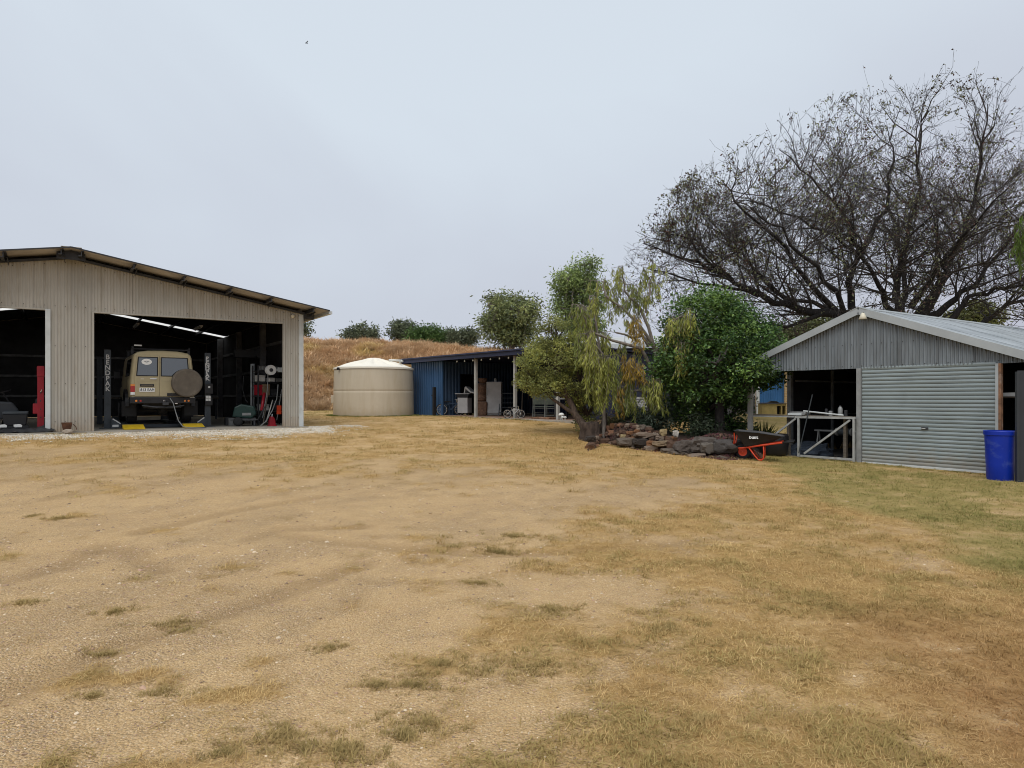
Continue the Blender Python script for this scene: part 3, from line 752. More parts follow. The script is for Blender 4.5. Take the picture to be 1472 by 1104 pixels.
# near-black sheets added inside the walls and roof, standing in for interior darkness
part('shade_sheet', 'interior_shade', ws, lambda b: (b.box(.06, .10, .1, DEP-.06, 0, CH+RZ-.06), b.box(WW-.10, WW-.06, .1, DEP-.06, 0, CH+RZ-.06),
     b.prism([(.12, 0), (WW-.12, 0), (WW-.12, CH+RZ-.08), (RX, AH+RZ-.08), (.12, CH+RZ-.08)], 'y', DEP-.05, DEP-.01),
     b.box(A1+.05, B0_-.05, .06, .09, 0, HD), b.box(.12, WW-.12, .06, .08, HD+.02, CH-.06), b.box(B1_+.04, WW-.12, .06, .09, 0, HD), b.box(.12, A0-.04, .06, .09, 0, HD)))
RZ = .13
SK0, SK1 = 11.2, 12.4
ov, eo = .8, .62
for sgn in (-1, 1):
    xe = RX + sgn*(RX+eo); ze = AH + RZ - SL*(RX+eo)
    for ya, yb, nm, mt in ((-ov, SK0, 'roof_sheet', 'soffit_steel'), (SK0+.003, SK1-.003, 'skylight_sheet', 'translucent'), (SK1, DEP+.3, 'roof_sheet', 'soffit_steel')):
        roof_sheet(RX, AH+RZ, xe, ze, ya, yb).build(nm, mt, ws, smooth=True)
    part('ceiling_shade', 'interior_shade', ws, lambda b: [b.add([(RX, ya, AH+RZ-.05), (RX, yb, AH+RZ-.05), (RX+sgn*RX*.985, yb, CH+RZ-.05), (RX+sgn*RX*.985, ya, CH+RZ-.05)], [(0, 1, 2, 3)]) for ya, yb in ((.1, SK0), (SK1, DEP))])
    part('barge_edge', 'dark_steel', ws, lambda b: b.bar((RX, -ov-.012, AH+RZ+.012), (xe, -ov-.012, ze+.012), .02, .035))
    part('rafter_shade', 'dark_steel', ws, lambda b: b.bar((RX, -.09, AH-.015), (RX+sgn*(RX+.35), -.09, AH-.015-SL*(RX+.35)), .07, .06))  # rafter and its shadow strip made as one dark bar
    for d_ in (.22, 1.42, 2.65, 3.88, 5.02, 6.28):
        x_ = RX + sgn*d_; z_ = AH + RZ - SL*d_ - .075
        part('purlin', 'dark_steel', ws, lambda b: (b.box(x_-.011, x_+.011, -ov+.02, DEP, z_-.075, z_+.06), b.box(x_-.065, x_-.011, -ov+.02, DEP, z_-.075, z_-.062), b.box(x_+.011, x_+.065, -ov+.02, DEP, z_+.045, z_+.06)))
        part('purlin_cleat', 'dark_steel', ws, lambda b: b.prism([(-ov+.1, z_-.07), (-.1, z_-.17), (-.1, z_-.06), (-ov+.16, z_-.03)], 'x', x_+.07, x_+.085))
part('ridge_cap', 'roof_beige', ws, lambda b: (b.bar((RX-.11, -ov-.02, AH+RZ+.012), (RX-.11, DEP+.3, AH+RZ+.012), .24, .012), b.bar((RX+.11, -ov-.02, AH+RZ+.012), (RX+.11, DEP+.3, AH+RZ+.012), .24, .014)))
part('ridge_plate', 'dark_steel', ws, lambda b: b.prism([(RX-.32, AH+RZ-.08), (RX, AH+RZ-.02), (RX+.32, AH+RZ-.08), (RX+.32, AH-.13), (RX-.32, AH-.13)], 'y', -.5, -.47))
part('eave_beam', 'dark_steel', ws, lambda b: b.box(WW+.03, WW+.36, -.12, .02, CH-.20, CH-.02), bevel=.03)
part('gutter', 'white_trim', ws, lambda b: b.box(WW+eo-.02, WW+eo+.08, -ov, DEP, AH+RZ-SL*(RX+eo)-.09, AH+RZ-SL*(RX+eo)-.005))
part('door_jamb', 'white_trim', ws, lambda b: b.box(A1-.03, A1+.085, -.05, .12, -.02, HD-.005), bevel=.006)
part('door_jamb', 'beige_steel', ws, lambda b: b.box(B0_-.03, B0_+.02, -.03, .12, -.02, HD-.005))
part('door_jamb', 'beige_steel', ws, lambda b: b.box(B1_-.02, B1_+.03, -.03, .12, -.02, HD-.005))
part('corner_flashing', 'white_trim', ws, lambda b: (b.box(WW-.10, WW+.035, -.03, -.016, -.04, CH-.05), b.box(WW+.022, WW+.035, -.016, .12, -.04, CH-.05)))
part('header_flashing', 'beige_steel', ws, lambda b: (b.box(B0_, B1_, -.02, .12, HD-.03, HD+.012), b.box(A0, A1, -.02, .12, HD-.03, HD+.012)))
part('floor_slab', 'concrete', ws, lambda b: b.box(-.15, WW+.12, -.28, DEP+.2, -.35, -.025))
part('wall_lamp', 'lamp_cream', ws, lambda b: b.lathe([(.02, -.08), (.055, -.075), (.06, -.03), (.03, -.01)], 12, (11.99, 0, 3.42), 'y'), smooth=True)
for y_ in (3.9, 7.8, 11.7):
    for x_ in (.14, WW-.34): part('column', 'inner_frame', ws, lambda b: b.box(x_, x_+.2, y_, y_+.14, -.02, CH))
for z_ in (.9, 1.8, 2.7): part('girt', 'inner_frame', ws, lambda b: b.box(WW-.15, WW-.105, .15, DEP-.1, z_, z_+.1)); part('girt', 'inner_frame', ws, lambda b: b.box(.15, WW-.15, DEP-.12, DEP-.07, z_, z_+.1))
wbn = empty('workbench', FL.w(9.2, 9.5, -.022), FL.a, 'long dark workbench deep inside the workshop behind the wagon', 'workbench')
part('bench_top', 'weathered_timber', wbn, lambda b: b.box(-2.6, 2.4, 0, .7, .86, .92)); part('drawer_unit', 'bluegrey_steel', wbn, lambda b: b.box(.6, 1.4, .05, .65, .1, .85), bevel=.01)
for x_ in (-2.5, -.8, 2.3): part('leg', 'inner_frame', wbn, lambda b: b.box(x_-.04, x_+.04, .05, .12, 0, .859))
for x_, ya, yb, z_ in ((10.1, 4.5, 5.9, 3.35), (8.3, 6.5, 7.9, 3.5)):
    t_ = empty('tube_lamp', FL.w(x_, ya, z_), FL.a, 'slim white tube lamp hung under the workshop roof, ' + ('nearer the right post' if x_ > 9 else 'deeper in the bay'), 'lamp')
    part('lamp_body', 'white_metal', t_, lambda b: b.box(-.05, .05, 0, yb-ya, .02, .08)); part('tube', 'tube', t_, lambda b: b.tube([(0, .02, 0), (0, yb-ya-.02, 0)], .018, 8))

# ------------------------------------------------------------------ grey corrugated garage
ga = empty('garage', FR.o, FR.a, 'weathered grey corrugated garage with roller door and gable roof', 'garage')
GT, GS, GB, GW = 3.50, .364, 2.18, 3.2
gtop = lambda x: GT - GS*abs(x) - .03
k = 0
for xa in [-3.1 + .77*i for i in range(9)]:
    xb = min(xa+.77, GW+.25)
    if xa < 0 < xb: spans = ((xa, 0), (0, xb))
    else: spans = ((xa, xb),)
    for a_, b_ in spans:
        corr(a_, b_+.03, GB+rnd.uniform(-.008, .008), gtop, y0=-.012*(k % 2), depth=.017, pitch=.077).build('cladding_sheet', 'galv', ga, smooth=True); k += 1
GDEP = 8.2
screws(ga, 'dark_steel', np.arange(-3.0, 3.4, .231), lambda x: [GB+.05] + [z for z in (GB+.55,) if z < gtop(x)-.1] + [gtop(x)-.1], -.03, .012)
for sgn, ext in ((-1, 3.36), (1, 3.55)):
    for i in range(11):
        ya = -.14 + i*.76; yb = min(ya+.775, GDEP)
        roof_sheet(0, GT+.05+.003*(i % 2), sgn*ext, GT+.05-GS*ext+.003*(i % 2), ya, yb, depth=.010).build('roof_sheet', 'galv_roof', ga, smooth=True)
    part('barge_capping', 'galv_trim', ga, lambda b: (b.bar((0, -.155, GT-.015), (sgn*ext, -.155, GT-.015-GS*ext), .012, .15), b.bar((0, -.09, GT+.068), (sgn*ext, -.09, GT+.068-GS*ext), .14, .01)))
    part('ceiling_shade', 'interior_shade', ga, lambda b: b.add([(0, .08, GT-.03), (0, GDEP-.1, GT-.03), (sgn*3.1, GDEP-.1, GT-.03-GS*3.1), (sgn*3.1, .08, GT-.03-GS*3.1)], [(0, 1, 2, 3)]))  # near-black sheet added under the roof to paint the bay dark
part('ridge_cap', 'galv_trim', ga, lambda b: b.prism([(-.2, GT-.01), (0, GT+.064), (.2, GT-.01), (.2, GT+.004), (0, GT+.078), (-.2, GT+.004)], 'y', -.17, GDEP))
part('back_wall', 'interior_shade', ga, lambda b: b.prism([(-3.1, 0), (3.2, 0), (3.2, 2.3), (0, 3.4), (-3.1, 2.3)], 'y', 8.0, 8.04))  # wall coloured near black for the darkness in the garage
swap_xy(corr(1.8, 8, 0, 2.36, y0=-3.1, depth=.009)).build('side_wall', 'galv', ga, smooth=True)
part('side_shade', 'interior_shade', ga, lambda b: (b.box(-3.07, -3.04, 1.82, 7.9, 0, 2.3), b.box(GW-.04, GW-.01, .7, 7.9, 0, 2.25)))  # near-black sheets added over the side walls, shade as colour
swap_xy(corr(.6, 8, 0, 2.36, y0=GW+.03, depth=.009)).build('side_wall', 'galv', ga, smooth=True)
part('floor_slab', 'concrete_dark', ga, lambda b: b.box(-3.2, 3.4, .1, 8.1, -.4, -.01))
part('sole_plate', 'weathered_timber', ga, lambda b: b.box(-3.0, -.08, -.05, .10, -.25, .045), bevel=.01)
part('header_beam', 'dark_timber', ga, lambda b: b.box(-3.05, 3.2, .03, .12, GB+.01, GB+.12))
part('girt', 'grey_post', ga, lambda b: (b.box(-3.03, -2.98, 1.9, 6.5, 1.95, 2.0), b.box(-3.03, -2.98, 1.9, 6.5, 1.0, 1.05)))
for y_ in (3.6, 5.4): part('stud', 'grey_post', ga, lambda b: b.box(-3.02, -2.96, y_, y_+.08, 0, 2.3))
D0x, D1x = FR.px(1239, -.02), FR.px(1431, -.02)
part('post', 'grey_post', ga, lambda b: b.box(D0x-.115, D0x-.012, -.06, .05, -.05, GB-.004), bevel=.006)
part('post', 'rust', ga, lambda b: (b.box(D1x+.06, D1x+.105, -.05, .05, -.05, GB-.004)), bevel=.004)['label'] = 'rusty steel post beside the roller door'
part('door_guide', 'galv_trim', ga, lambda b: b.box(D1x+.004, D1x+.058, -.045, .03, -.02, GB-.004))
part('post', 'grey_post', ga, lambda b: b.box(-3.16, -3.03, 1.72, 1.83, -.2, 2.35), bevel=.006)
part('post', 'post_grey', ga, lambda b: b.box(-3.10, -3.0, -.05, .05, -.2, 2.3), bevel=.006)
# roller door
rd = empty('roller_door', FR.w(0, 0), FR.a, 'pale grey green roller door closed in the corrugated garage front', 'roller door')
b = MB(); prof = []; zc = .045; ps = .0835
z_ = zc
while z_ < GB-.01:
    prof += [(z_, .012), (z_+.006, -.004), (z_+.016, -.009), (z_+ps*.5, -.016), (z_+ps-.018, -.009), (z_+ps-.007, -.004)]
    z_ += ps
vs = []; NC = 24
for zz_, yy_ in prof:
    for c_ in range(NC+1): x_ = D0x + (D1x-D0x)*c_/NC; vs.append((x_, yy_ + .009*mnoise.noise((x_*1.2, zz_*1.5, 4)) + .004*mnoise.noise((x_*4, zz_*5, 8)), zz_))
b.add(vs, [(i*(NC+1)+c_, i*(NC+1)+c_+1, (i+1)*(NC+1)+c_+1, (i+1)*(NC+1)+c_) for i in range(len(prof)-1) for c_ in range(NC)])
b.build('curtain', 'roller', rd)
part('bottom_rail', 'white_trim', rd, lambda b: b.box(D0x+.005, D1x-.005, -.028, .015, .0, .047), bevel=.004)
hx_, hz_ = FR.px(1329, -.03), FR.pz(FR.px(1329, -.03), -.03, 616)
part('lock_plate', 'dark_steel', rd, lambda b: b.box(hx_-.07, hx_+.07, -.03, -.012, hz_-.025, hz_+.025), bevel=.004)
part('lock_handle', 'chrome', rd, lambda b: (b.tube([(hx_-.05, -.05, hz_), (hx_+.03, -.05, hz_)], .008, 6), b.tube([(hx_-.01, -.05, hz_), (hx_-.01, -.02, hz_)], .01, 6)))
# flood lamp under the gable peak
fl = empty('flood_lamp', FR.w(FR.px(1240, -.2), -.03, FR.pz(0, -.2, 453)), FR.a, 'small cream flood lamp under the peak of the grey garage', 'lamp')
part('lamp_shade', 'lamp_cream', fl, lambda b: b.lathe([(.025, .07), (.045, .04), (.06, 0), (.092, -.07), (.086, -.074)], 14, (0, -.16, -.03)), smooth=True)
part('bracket', 'dark_steel', fl, lambda b: b.tube([(0, .02, .06), (0, -.12, .06), (0, -.16, .03)], .012, 6))
# gate rail
gt = empty('gate', FR.w(0, -.14), FR.a, 'weathered white steel gate with diagonal braces across the open garage bay', 'gate')
def fr(px, py, y=-.14): x = FR.px(px, y); return (x, 0, FR.pz(x, y, py))
part('top_rail', 'gate_paint', gt, lambda b: b.bar(fr(1143, 599.5), fr(1230, 601), .04, .05))
part('top_rail', 'gate_paint', gt, lambda b: b.bar(fr(1083, 598), fr(1142, 599.2), .035, .03))
part('upright', 'gate_paint', gt, lambda b: b.bar(fr(1148, 600.5), fr(1148, 656), .045, .045, (0, 1, 0)))
part('upright', 'gate_paint', gt, lambda b: b.bar(fr(1227.5, 602), fr(1227.5, 666), .045, .045, (0, 1, 0)))
part('bottom_rail', 'gate_paint', gt, lambda b: b.bar(fr(1150, 655), fr(1226, 660.5), .04, .045))
part('diagonal_brace', 'gate_paint', gt, lambda b: b.bar(fr(1156, 652), fr(1222, 604), .03, .045))
part('diagonal_brace', 'gate_paint', gt, lambda b: b.bar(fr(1111, 627), fr(1144, 601.5), .03, .045))
part('upright', 'post_grey', gt, lambda b: b.bar(fr(1080, 545, -.1), fr(1080, 640, -.1), .10, .10, (0, 1, 0)))
bd = empty('bench', FR.w(0, .12), FR.a, 'rough timber work shelf along the top of the gate rail', 'bench')
x0_, x1_ = FR.px(1083, .2), FR.px(1229, .2)
part('bench_top', 'weathered_timber', bd, lambda b: (b.box(x0_, x1_, -.1, .25, 1.035, 1.065)), bevel=.004)
part('leg', 'weathered_timber', bd, lambda b: b.box(x0_+1.0, x0_+1.07, .1, .17, 0, 1.03)); part('leg', 'weathered_timber', bd, lambda b: b.box(x1_-.3, x1_-.23, .1, .17, 0, 1.03))
def on_bench(px, y=.12, z=1.066): return FR.w(FR.px(px, y), y, z)
o = part('metal_pipe', 'white_trim', None, lambda b: b.tube([(-.52, 0, .085), (.52, 0, .0)], .02, 8), loc=on_bench(1183, .05, 1.09), rz=FR.a); tag(o, 'pale metal pipe lying across the timber work shelf', 'pipe')
o = part('plastic_tray', 'foam_grey', None, lambda b: b.prism([(-.2, 0), (.2, 0), (.24, .06), (.19, .09), (-.19, .09), (-.24, .06)], 'y', -.1, .12), loc=on_bench(1149, .1), rz=FR.a, bevel=.01); tag(o, 'grey foam block on the end of the work shelf', 'block')
o = part('timber_offcut', 'white_trim', None, lambda b: b.box(-.17, .17, -.05, .05, 0, .05), loc=on_bench(1143, -.03), rz=FR.a+.1, bevel=.005); tag(o, 'short pale timber offcut on the work shelf', 'offcut')
bt = empty('gas_bottle', on_bench(1208, .16), FR.a, 'slim grey bottle standing on the shelf near the garage post', 'bottle')
part('bottle_body', 'grey_post', bt, lambda b: b.lathe([(.05, 0), (.055, .02), (.055, .17), (.035, .215), (.018, .23)], 14), smooth=True); part('bottle_cap', 'dark_steel', bt, lambda b: b.lathe([(.02, .231), (.02, .26)], 10))
for j, (px, hh, rr_) in enumerate(((1188, .16, .035), (1194, .11, .045), (1216, .13, .04))):
    o = part('tin', 'grey_post' if j % 2 else 'dark_steel', None, lambda b: b.lathe([(rr_, 0), (rr_, hh), (rr_*.9, hh+.01), (rr_*.3, hh+.012)], 12), loc=on_bench(px, .17), smooth=False); tag(o, ('dark slim tin', 'grey squat tin', 'dark squat tin')[j] + ' on the garage work shelf', 'tin')
a_, b2_ = FR.w(FR.px(1156, .0), -.22, FR.pz(FR.px(1156, -.2), -.2, 652)), FR.w(FR.px(1175, .0), -.2, FR.pz(FR.px(1175, -.2), -.2, 567))
o = MB().tube([a_, b2_], .014, 8).build('steel_rod', 'bluegrey_steel'); tag(o, 'long dark steel rod leaning on the gate rail', 'rod')
# junk in the dark bay
o = MB(); bm = bmesh.new(); bmesh.ops.create_icosphere(bm, subdivisions=3, radius=1)
for v in bm.verts:
    q = mnoise.fractal(v.co*2.3, 1, 2, 4); v.co *= 1 + .35*q; v.co.z = max(-.35, v.co.z)
me = bpy.data.meshes.new('crumpled_tarp'); bm.to_mesh(me); bm.free(); me.materials.append(M['blue_cloth'])
o = link(bpy.data.objects.new('crumpled_tarp', me)); o.scale = (.55, .35, .28); o.location = FR.w(FR.px(1165, .8), .8, .09); tag(o, 'crumpled blue grey tarp on the garage floor behind the gate', 'tarp')
tb = empty('trestle', FR.w(FR.px(1205, 1.6), 1.6, 0), FR.a+.2, 'dark steel trestle inside the open garage bay', 'trestle')
part('trestle_top', 'grey_post', tb, lambda b: b.box(-.6, .6, -.04, .04, .62, .66))
for sx in (-.5, .5):
    for sy in (-.2, .2): part('leg', 'grey_post', tb, lambda b: b.bar((sx, sy, 0), (sx, sy*.1, .62), .03, .03))
eg = empty('bench_grinder', FR.w(FR.px(1214, 1.2), 1.2, 0), FR.a, 'dark machine on a stand beside the garage post', 'machine')
part('stand', 'dark_steel', eg, lambda b: (b.box(-.12, .12, -.12, .12, 0, .03), b.box(-.03, .03, -.03, .03, .03, .55))); part('motor', 'bluegrey_steel', eg, lambda b: b.lathe([(.05, -.16), (.09, -.13), (.09, .13), (.05, .16)], 16, (0, 0, .64), 'x'), smooth=True)
for sx in (-.2, .2): part('wheel', 'foam_grey', eg, lambda b: b.lathe([(.02, sx-.02), (.1, sx-.018), (.1, sx+.018), (.02, sx+.02)], 18, (0, 0, .64), 'x'))
wd = empty('shelf_tub', FR.w(FR.px(1452, .55), .55, FR.pz(FR.px(1452, .55), .55, 570)), FR.a, 'white tub on a shelf in the dark bay beyond the rusty post', 'tub')
part('tub_body', 'plate_white', wd, lambda b: b.prism([(-.10, 0), (.3, 0), (.3, .085), (-.14, .075)], 'y', -.08, .1), bevel=.01); part('shelf_board', 'dark_timber', wd, lambda b: b.box(-.18, .4, -.1, .25, -.03, -.002))

# blue drum and dark screen at the right edge
dx, dy = G0(1437.5, 692.5)
dr = empty('blue_drum', (dx*(dy+.24)/dy, dy+.24, g(dx, dy)-.01), .3, 'bright blue plastic drum beside the roller door', 'drum')
part('drum_body', 'blue_plastic', dr, lambda b: b.lathe([(.205, 0), (.215, .02), (.222, .3), (.236, .62), (.246, .86), (.246, .88)], 40), smooth=True, auto=40)
part('rim', 'blue_plastic', dr, lambda b: b.lathe([(.247, .845), (.262, .85), (.264, .92), (.256, .93), (.235, .93), (.232, .86)], 40), smooth=True, auto=40)
part('drum_lid', 'blue_plastic', dr, lambda b: b.lathe([(.05, .905), (.231, .90), (.231, .88), (.05, .88)], 40))
sx_, sy_ = 9.12, 12.55
sc = empty('screen_panel', (sx_, sy_, g(sx_, sy_)), R(-14), 'dark charcoal sheet steel screen at the edge of the yard by the drum', 'screen')
sc_b = corr(.0, 2.4, -.05, 2.02, y0=0, pitch=.2, depth=.008, trap=True); sc_b.build('sheet', 'dark_panel', sc)
part('frame', 'dark_panel', sc, lambda b: (b.box(-.02, .02, -.03, .05, -.05, 2.0), b.box(.02, 2.4, .012, .05, 1.93, 1.99)))

# ------------------------------------------------------------------ blue shed
bs = empty('blue_shed', FB.o, FB.a, 'low blue steel shed with navy fascia and open verandah', 'shed')
KC, KE, BD = FB.px(636, 0), 11.5, 5.0
BT = FB.pz(0, -.35, 516)
xs_ = [0, .88, 1.76, KC]
for xa, xb in zip(xs_[:-1], xs_[1:]): corr(xa, xb, -.02, BT-.2, pitch=.2, depth=-.034, spw=14, trap=True).build('cladding_sheet', 'blue_steel', bs)
swap_xy(corr(0, BD, -.02, BT-.2, y0=0, pitch=.176, depth=.014, spw=12, trap=True)).build('side_wall', 'blue_steel', bs)
d0, d1 = .95, 1.75
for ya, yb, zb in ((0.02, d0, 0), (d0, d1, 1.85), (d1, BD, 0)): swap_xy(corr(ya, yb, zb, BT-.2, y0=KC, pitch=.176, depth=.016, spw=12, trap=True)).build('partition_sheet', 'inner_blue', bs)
part('room_shade', 'interior_shade', bs, lambda b: (b.box(.05, KC-.05, BD-.1, BD-.06, 0, 2.3), b.box(.05, KC-.05, .05, .07, 0, 2.3), b.box(.04, .06, .08, BD-.12, 0, 2.3)))  # near-black sheets added so the doorway shows painted darkness
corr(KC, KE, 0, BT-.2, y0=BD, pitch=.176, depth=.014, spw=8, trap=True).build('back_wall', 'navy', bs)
part('end_wall', 'navy', bs, lambda b: b.box(KE, KE+.04, 0, BD, 0, BT-.2))
part('fascia', 'navy', bs, lambda b: b.box(-.25, KE+.2, -.40, -.36, BT-.21, BT-.0), bevel=.01)
part('gutter_lip', 'navy', bs, lambda b: b.box(-.25, KE+.2, -.47, -.402, BT-.05, BT+.012), bevel=.008)
part('roof', 'navy', bs, lambda b: b.prism([(-.36, BT-.04), (BD+.2, BT-.28), (BD+.2, BT-.22), (-.36, BT+.004)], 'x', -.22, KE+.18))
part('verge_flashing', 'navy', bs, lambda b: b.box(-.27, -.225, -.4, BD+.2, BT-.24, BT+.0))
for px in (684, 740.5, 802):
    x_ = FB.px(px, -.1); part('post', 'post_grey', bs, lambda b: b.box(x_-.055, x_+.055, -.155, -.045, -.1, BT-.2), bevel=.008)
part('corner_flashing', 'blue_steel', bs, lambda b: b.box(KC-.1, KC+.03, -.03, .02, 0, BT-.22))
part('slab', 'concrete', bs, lambda b: b.box(KC-.1, KE+.3, -.55, -.30, -.4, -.012), bevel=.01)
part('paving', 'brick_slab', bs, lambda b: b.box(KC-.1, KE+.3, -.30, BD, -.4, -.006))
part('vent_pipe', 'pvc', bs, lambda b: b.tube([(FB.px(646, 2.2), 2.2, BT-.15), (FB.px(646, 2.2), 2.2, BT+.28)], .04, 10))
ls = empty('string_lights', FB.w(0, -.3, 0), FB.a, 'string of small pale bulbs under the navy fascia', 'string lights')
bx = [FB.px(p_, -.3) for p_ in (657, 668, 680, 692, 705, 718, 731, 744, 757)]
part('wire', 'black_plastic', ls, lambda b: b.tube([(bx[0]-.4, 0, BT-.19)] + [q for x_ in bx for q in ((x_-.25, 0, BT-.23), (x_, 0, BT-.245))], .008, 5))
for x_ in bx: part('bulb', 'lamp_cream', ls, lambda b: b.lathe([(.01, .02), (.022, 0), (.03, -.03), (.022, -.055), (.006, -.06)], 10, (x_, 0, BT-.27)), smooth=True)

# ------------------------------------------------------------------ water tank
tx, ty = -6.27, 31.6; tz = g(tx, ty)
tk = empty('water_tank', (tx, ty, tz), .0, 'squat beige plastic rainwater tank with ribbed cream lid', 'water tank')
TR, TH = 1.76, 2.06
part('tank_wall', 'tank', tk, lambda b: b.lathe([(TR+.03, -.1), (TR+.035, .06), (TR+.03, .3), (TR+.022, .98), (TR+.022, 1.08), (TR+.012, 1.1), (TR+.022, 1.12), (TR+.022, 1.2), (TR, TH-.02), (TR-.03, TH)], 96), smooth=True, auto=35)
part('rim', 'tank_lid', tk, lambda b: b.lathe([(TR-.02, TH-.005), (TR+.03, TH), (TR+.03, TH+.075), (TR-.02, TH+.09)], 96), smooth=True, auto=40)
lid = MB(); nn_ = 96; prof = [(0, 1.0), (.1, .99), (.16, .95), (.22, .84), (.32, .66), (.45, .49), (.6, .35), (.75, .23), (.88, .12), (.97, .05), (1.0, .02)]; vs = []
for r_, h_ in prof:
    for j in range(nn_):
        a_ = 2*math.pi*j/nn_; rib = .5+.5*math.cos(12*a_); rib = sst(.35, .65, rib)
        zz_ = TH + .085 + .46*h_ + (.09*float(rib)*math.sin(math.pi*min(1, max(0, (r_-.15)/.8))) if .15 < r_ < .95 else 0)
        vs.append((r_*(TR-.03)*math.cos(a_), r_*(TR-.03)*math.sin(a_), zz_))
lid.add(vs, [(i*nn_+j, i*nn_+(j+1) % nn_, (i+1)*nn_+(j+1) % nn_, (i+1)*nn_+j) for i in range(len(prof)-1) for j in range(nn_)])
lid.build('tank_lid', 'tank_lid', tk, smooth=True)
part('overflow_stub', 'black_plastic', tk, lambda b: b.tube([(-1.25, -1.2, TH+.02), (-1.32, -1.32, TH+.0)], .06, 10))
part('outlet_box', 'tank', tk, lambda b: b.box(-TR-.07, -TR+.06, -.5, -.3, .55, .9), bevel=.02)
pp_ = empty('inlet_pipe', (tx, ty, tz), 0, 'white plastic pipe running from the blue shed gutter onto the tank', 'pipe')
c0 = FB.w(-.15, -.42, BT-.06) - Vector((tx, ty, tz))
part('pipe_run', 'pvc', pp_, lambda b: b.tube([(.75, -.45, TH+.42), (1.25, -.4, TH+.40), (c0.x-.12, c0.y, c0.z-.12), (c0.x, c0.y, c0.z)], .05, 10), smooth=True)
part('elbow', 'pvc', pp_, lambda b: b.lathe([(.055, -.09), (.065, -.08), (.065, .02), (.055, .03)], 12, (c0.x, c0.y, c0.z)), smooth=True)
dp = FB.w(-.06, -.08, 0)
o = MB().tube([dp + Vector((-.08, -.02, -.05)), dp + Vector((-.08, -.02, .95))], .05, 10).build('standpipe', 'pvc', smooth=True); tag(o, 'short white standpipe between the tank and the blue wall', 'pipe')
gc = empty('meter_post', FB.w(KC-.12, -.35, -.1), FB.a, 'black post standing against the corner of the blue wall', 'post')
part('post_body', 'black_plastic', gc, lambda b: b.box(-.07, .07, -.06, .06, 0, 1.35), bevel=.01); part('crossbar', 'black_plastic', gc, lambda b: b.bar((-.22, 0, .98), (.12, 0, .94), .04, .03))
sp_ = empty('tap_stand', FB.w(.25, -.35, -.05), FB.a, 'low garden tap with coiled hose at the foot of the blue wall', 'tap')
part('pipe', 'black_plastic', sp_, lambda b: b.tube([(0, 0, 0), (0, 0, .42), (.1, -.05, .46), (.14, -.08, .4)], .018, 6)); part('hose_coil', 'green_plastic', sp_, lambda b: [b.tube([(.2+.2*math.cos(t/6*math.pi+q), .2*math.sin(t/6*math.pi+q)-.1, .03+.03*q) for t in range(13)], .016, 6) for q in range(3)])

# ------------------------------------------------------------------ things on the blue shed's verandah
def bicycle(name, loc, rz, label, frame_m, s=1.0, spokes=True):
    t = empty(name, loc, rz, label, 'bicycle'); r_ = .31*s; wb = .5*s
    for sx in (-wb, wb):
        wh = part('wheel', 'black_rubber', t, lambda b: b.tube([(sx+r_*math.cos(a), 0, r_+r_*math.sin(a)) for a in np.linspace(0, 2*math.pi, 25)], .022*s+.006, 6, False), smooth=True)
        part('rim', 'chrome', wh, lambda b: (b.tube([(sx+r_*.88*math.cos(a), 0, r_+r_*.88*math.sin(a)) for a in np.linspace(0, 2*math.pi, 25)], .009, 5, False), [b.tube([(sx, 0, r_), (sx+r_*.88*math.cos(a), 0, r_+r_*.88*math.sin(a))], .003, 3) for a in np.linspace(0, 2*math.pi, 11)[:-1]]))
    H = r_*2.1
    part('frame', frame_m, t, lambda b: (b.tube([(wb, 0, r_), (wb*.72, 0, H*1.05)], .018*s+.004, 6), b.tube([(wb*.74, 0, H), (0, 0, r_*.95)], .02*s+.004, 6), b.tube([(wb*.74, 0, H*1.02), (-wb*.32, 0, H*.95)], .018*s+.004, 6),
         b.tube([(0, 0, r_*.95), (-wb*.36, 0, H*1.12)], .018*s+.004, 6), b.tube([(-wb, 0, r_), (0, 0, r_*.95)], .012*s+.003, 6), b.tube([(-wb, 0, r_), (-wb*.32, 0, H*.95)], .012*s+.003, 6)))
    part('handlebar', 'chrome', t, lambda b: (b.tube([(wb*.72, 0, H*1.05), (wb*.66, 0, H*1.3)], .014, 6), b.tube([(wb*.5, -.24*s, H*1.34), (wb*.68, -.1*s, H*1.32), (wb*.68, .1*s, H*1.32), (wb*.5, .24*s, H*1.34)], .013, 6)))
    part('saddle', 'black_plastic', t, lambda b: b.prism([(-.14, -.02), (-.1, -.07), (.02, -.04), (.15, -.012), (.15, .012), (.02, .04), (-.1, .07), (-.14, .02)], 'z', H*1.12, H*1.12+.05))
    for o_ in t.children: 
        if o_.name.startswith('saddle'): o_.location.x = -wb*.37
    return t
bicycle('bicycle', FB.w(FB.px(648, .35), .35, 0), FB.a+R(62), 'dark blue bicycle leaning by the inner blue wall', 'inner_blue', .8)
bicycle('bicycle', FB.w(FB.px(741, -.25), -.32, 0), FB.a+R(38), 'small white child bicycle by the middle verandah post', 'dull_white', .52)
bb = empty('barbecue', FB.w(FB.px(668, .9), .9, 0), FB.a+R(28), 'white cabinet barbecue with its hood open', 'barbecue')
part('cabinet', 'dull_white', bb, lambda b: b.box(-.25, .25, -.22, .22, .1, .78), bevel=.01)
part('grill_box', 'black_plastic', bb, lambda b: b.box(-.3, .3, -.24, .24, .79, .93), bevel=.02); part('side_shelf', 'dull_white', bb, lambda b: (b.box(-.36, .36, -.26, .2, .94, .97)))
part('hood', 'dull_white', bb, lambda b: b.prism([(.05, .98), (.1, 1.26), (.16, 1.28), (.4, 1.06), (.6, 1.0), (.6, .96), (.36, 1.0), (.14, 1.18), (.1, .98)], 'y', -.2, .2), bevel=.01)
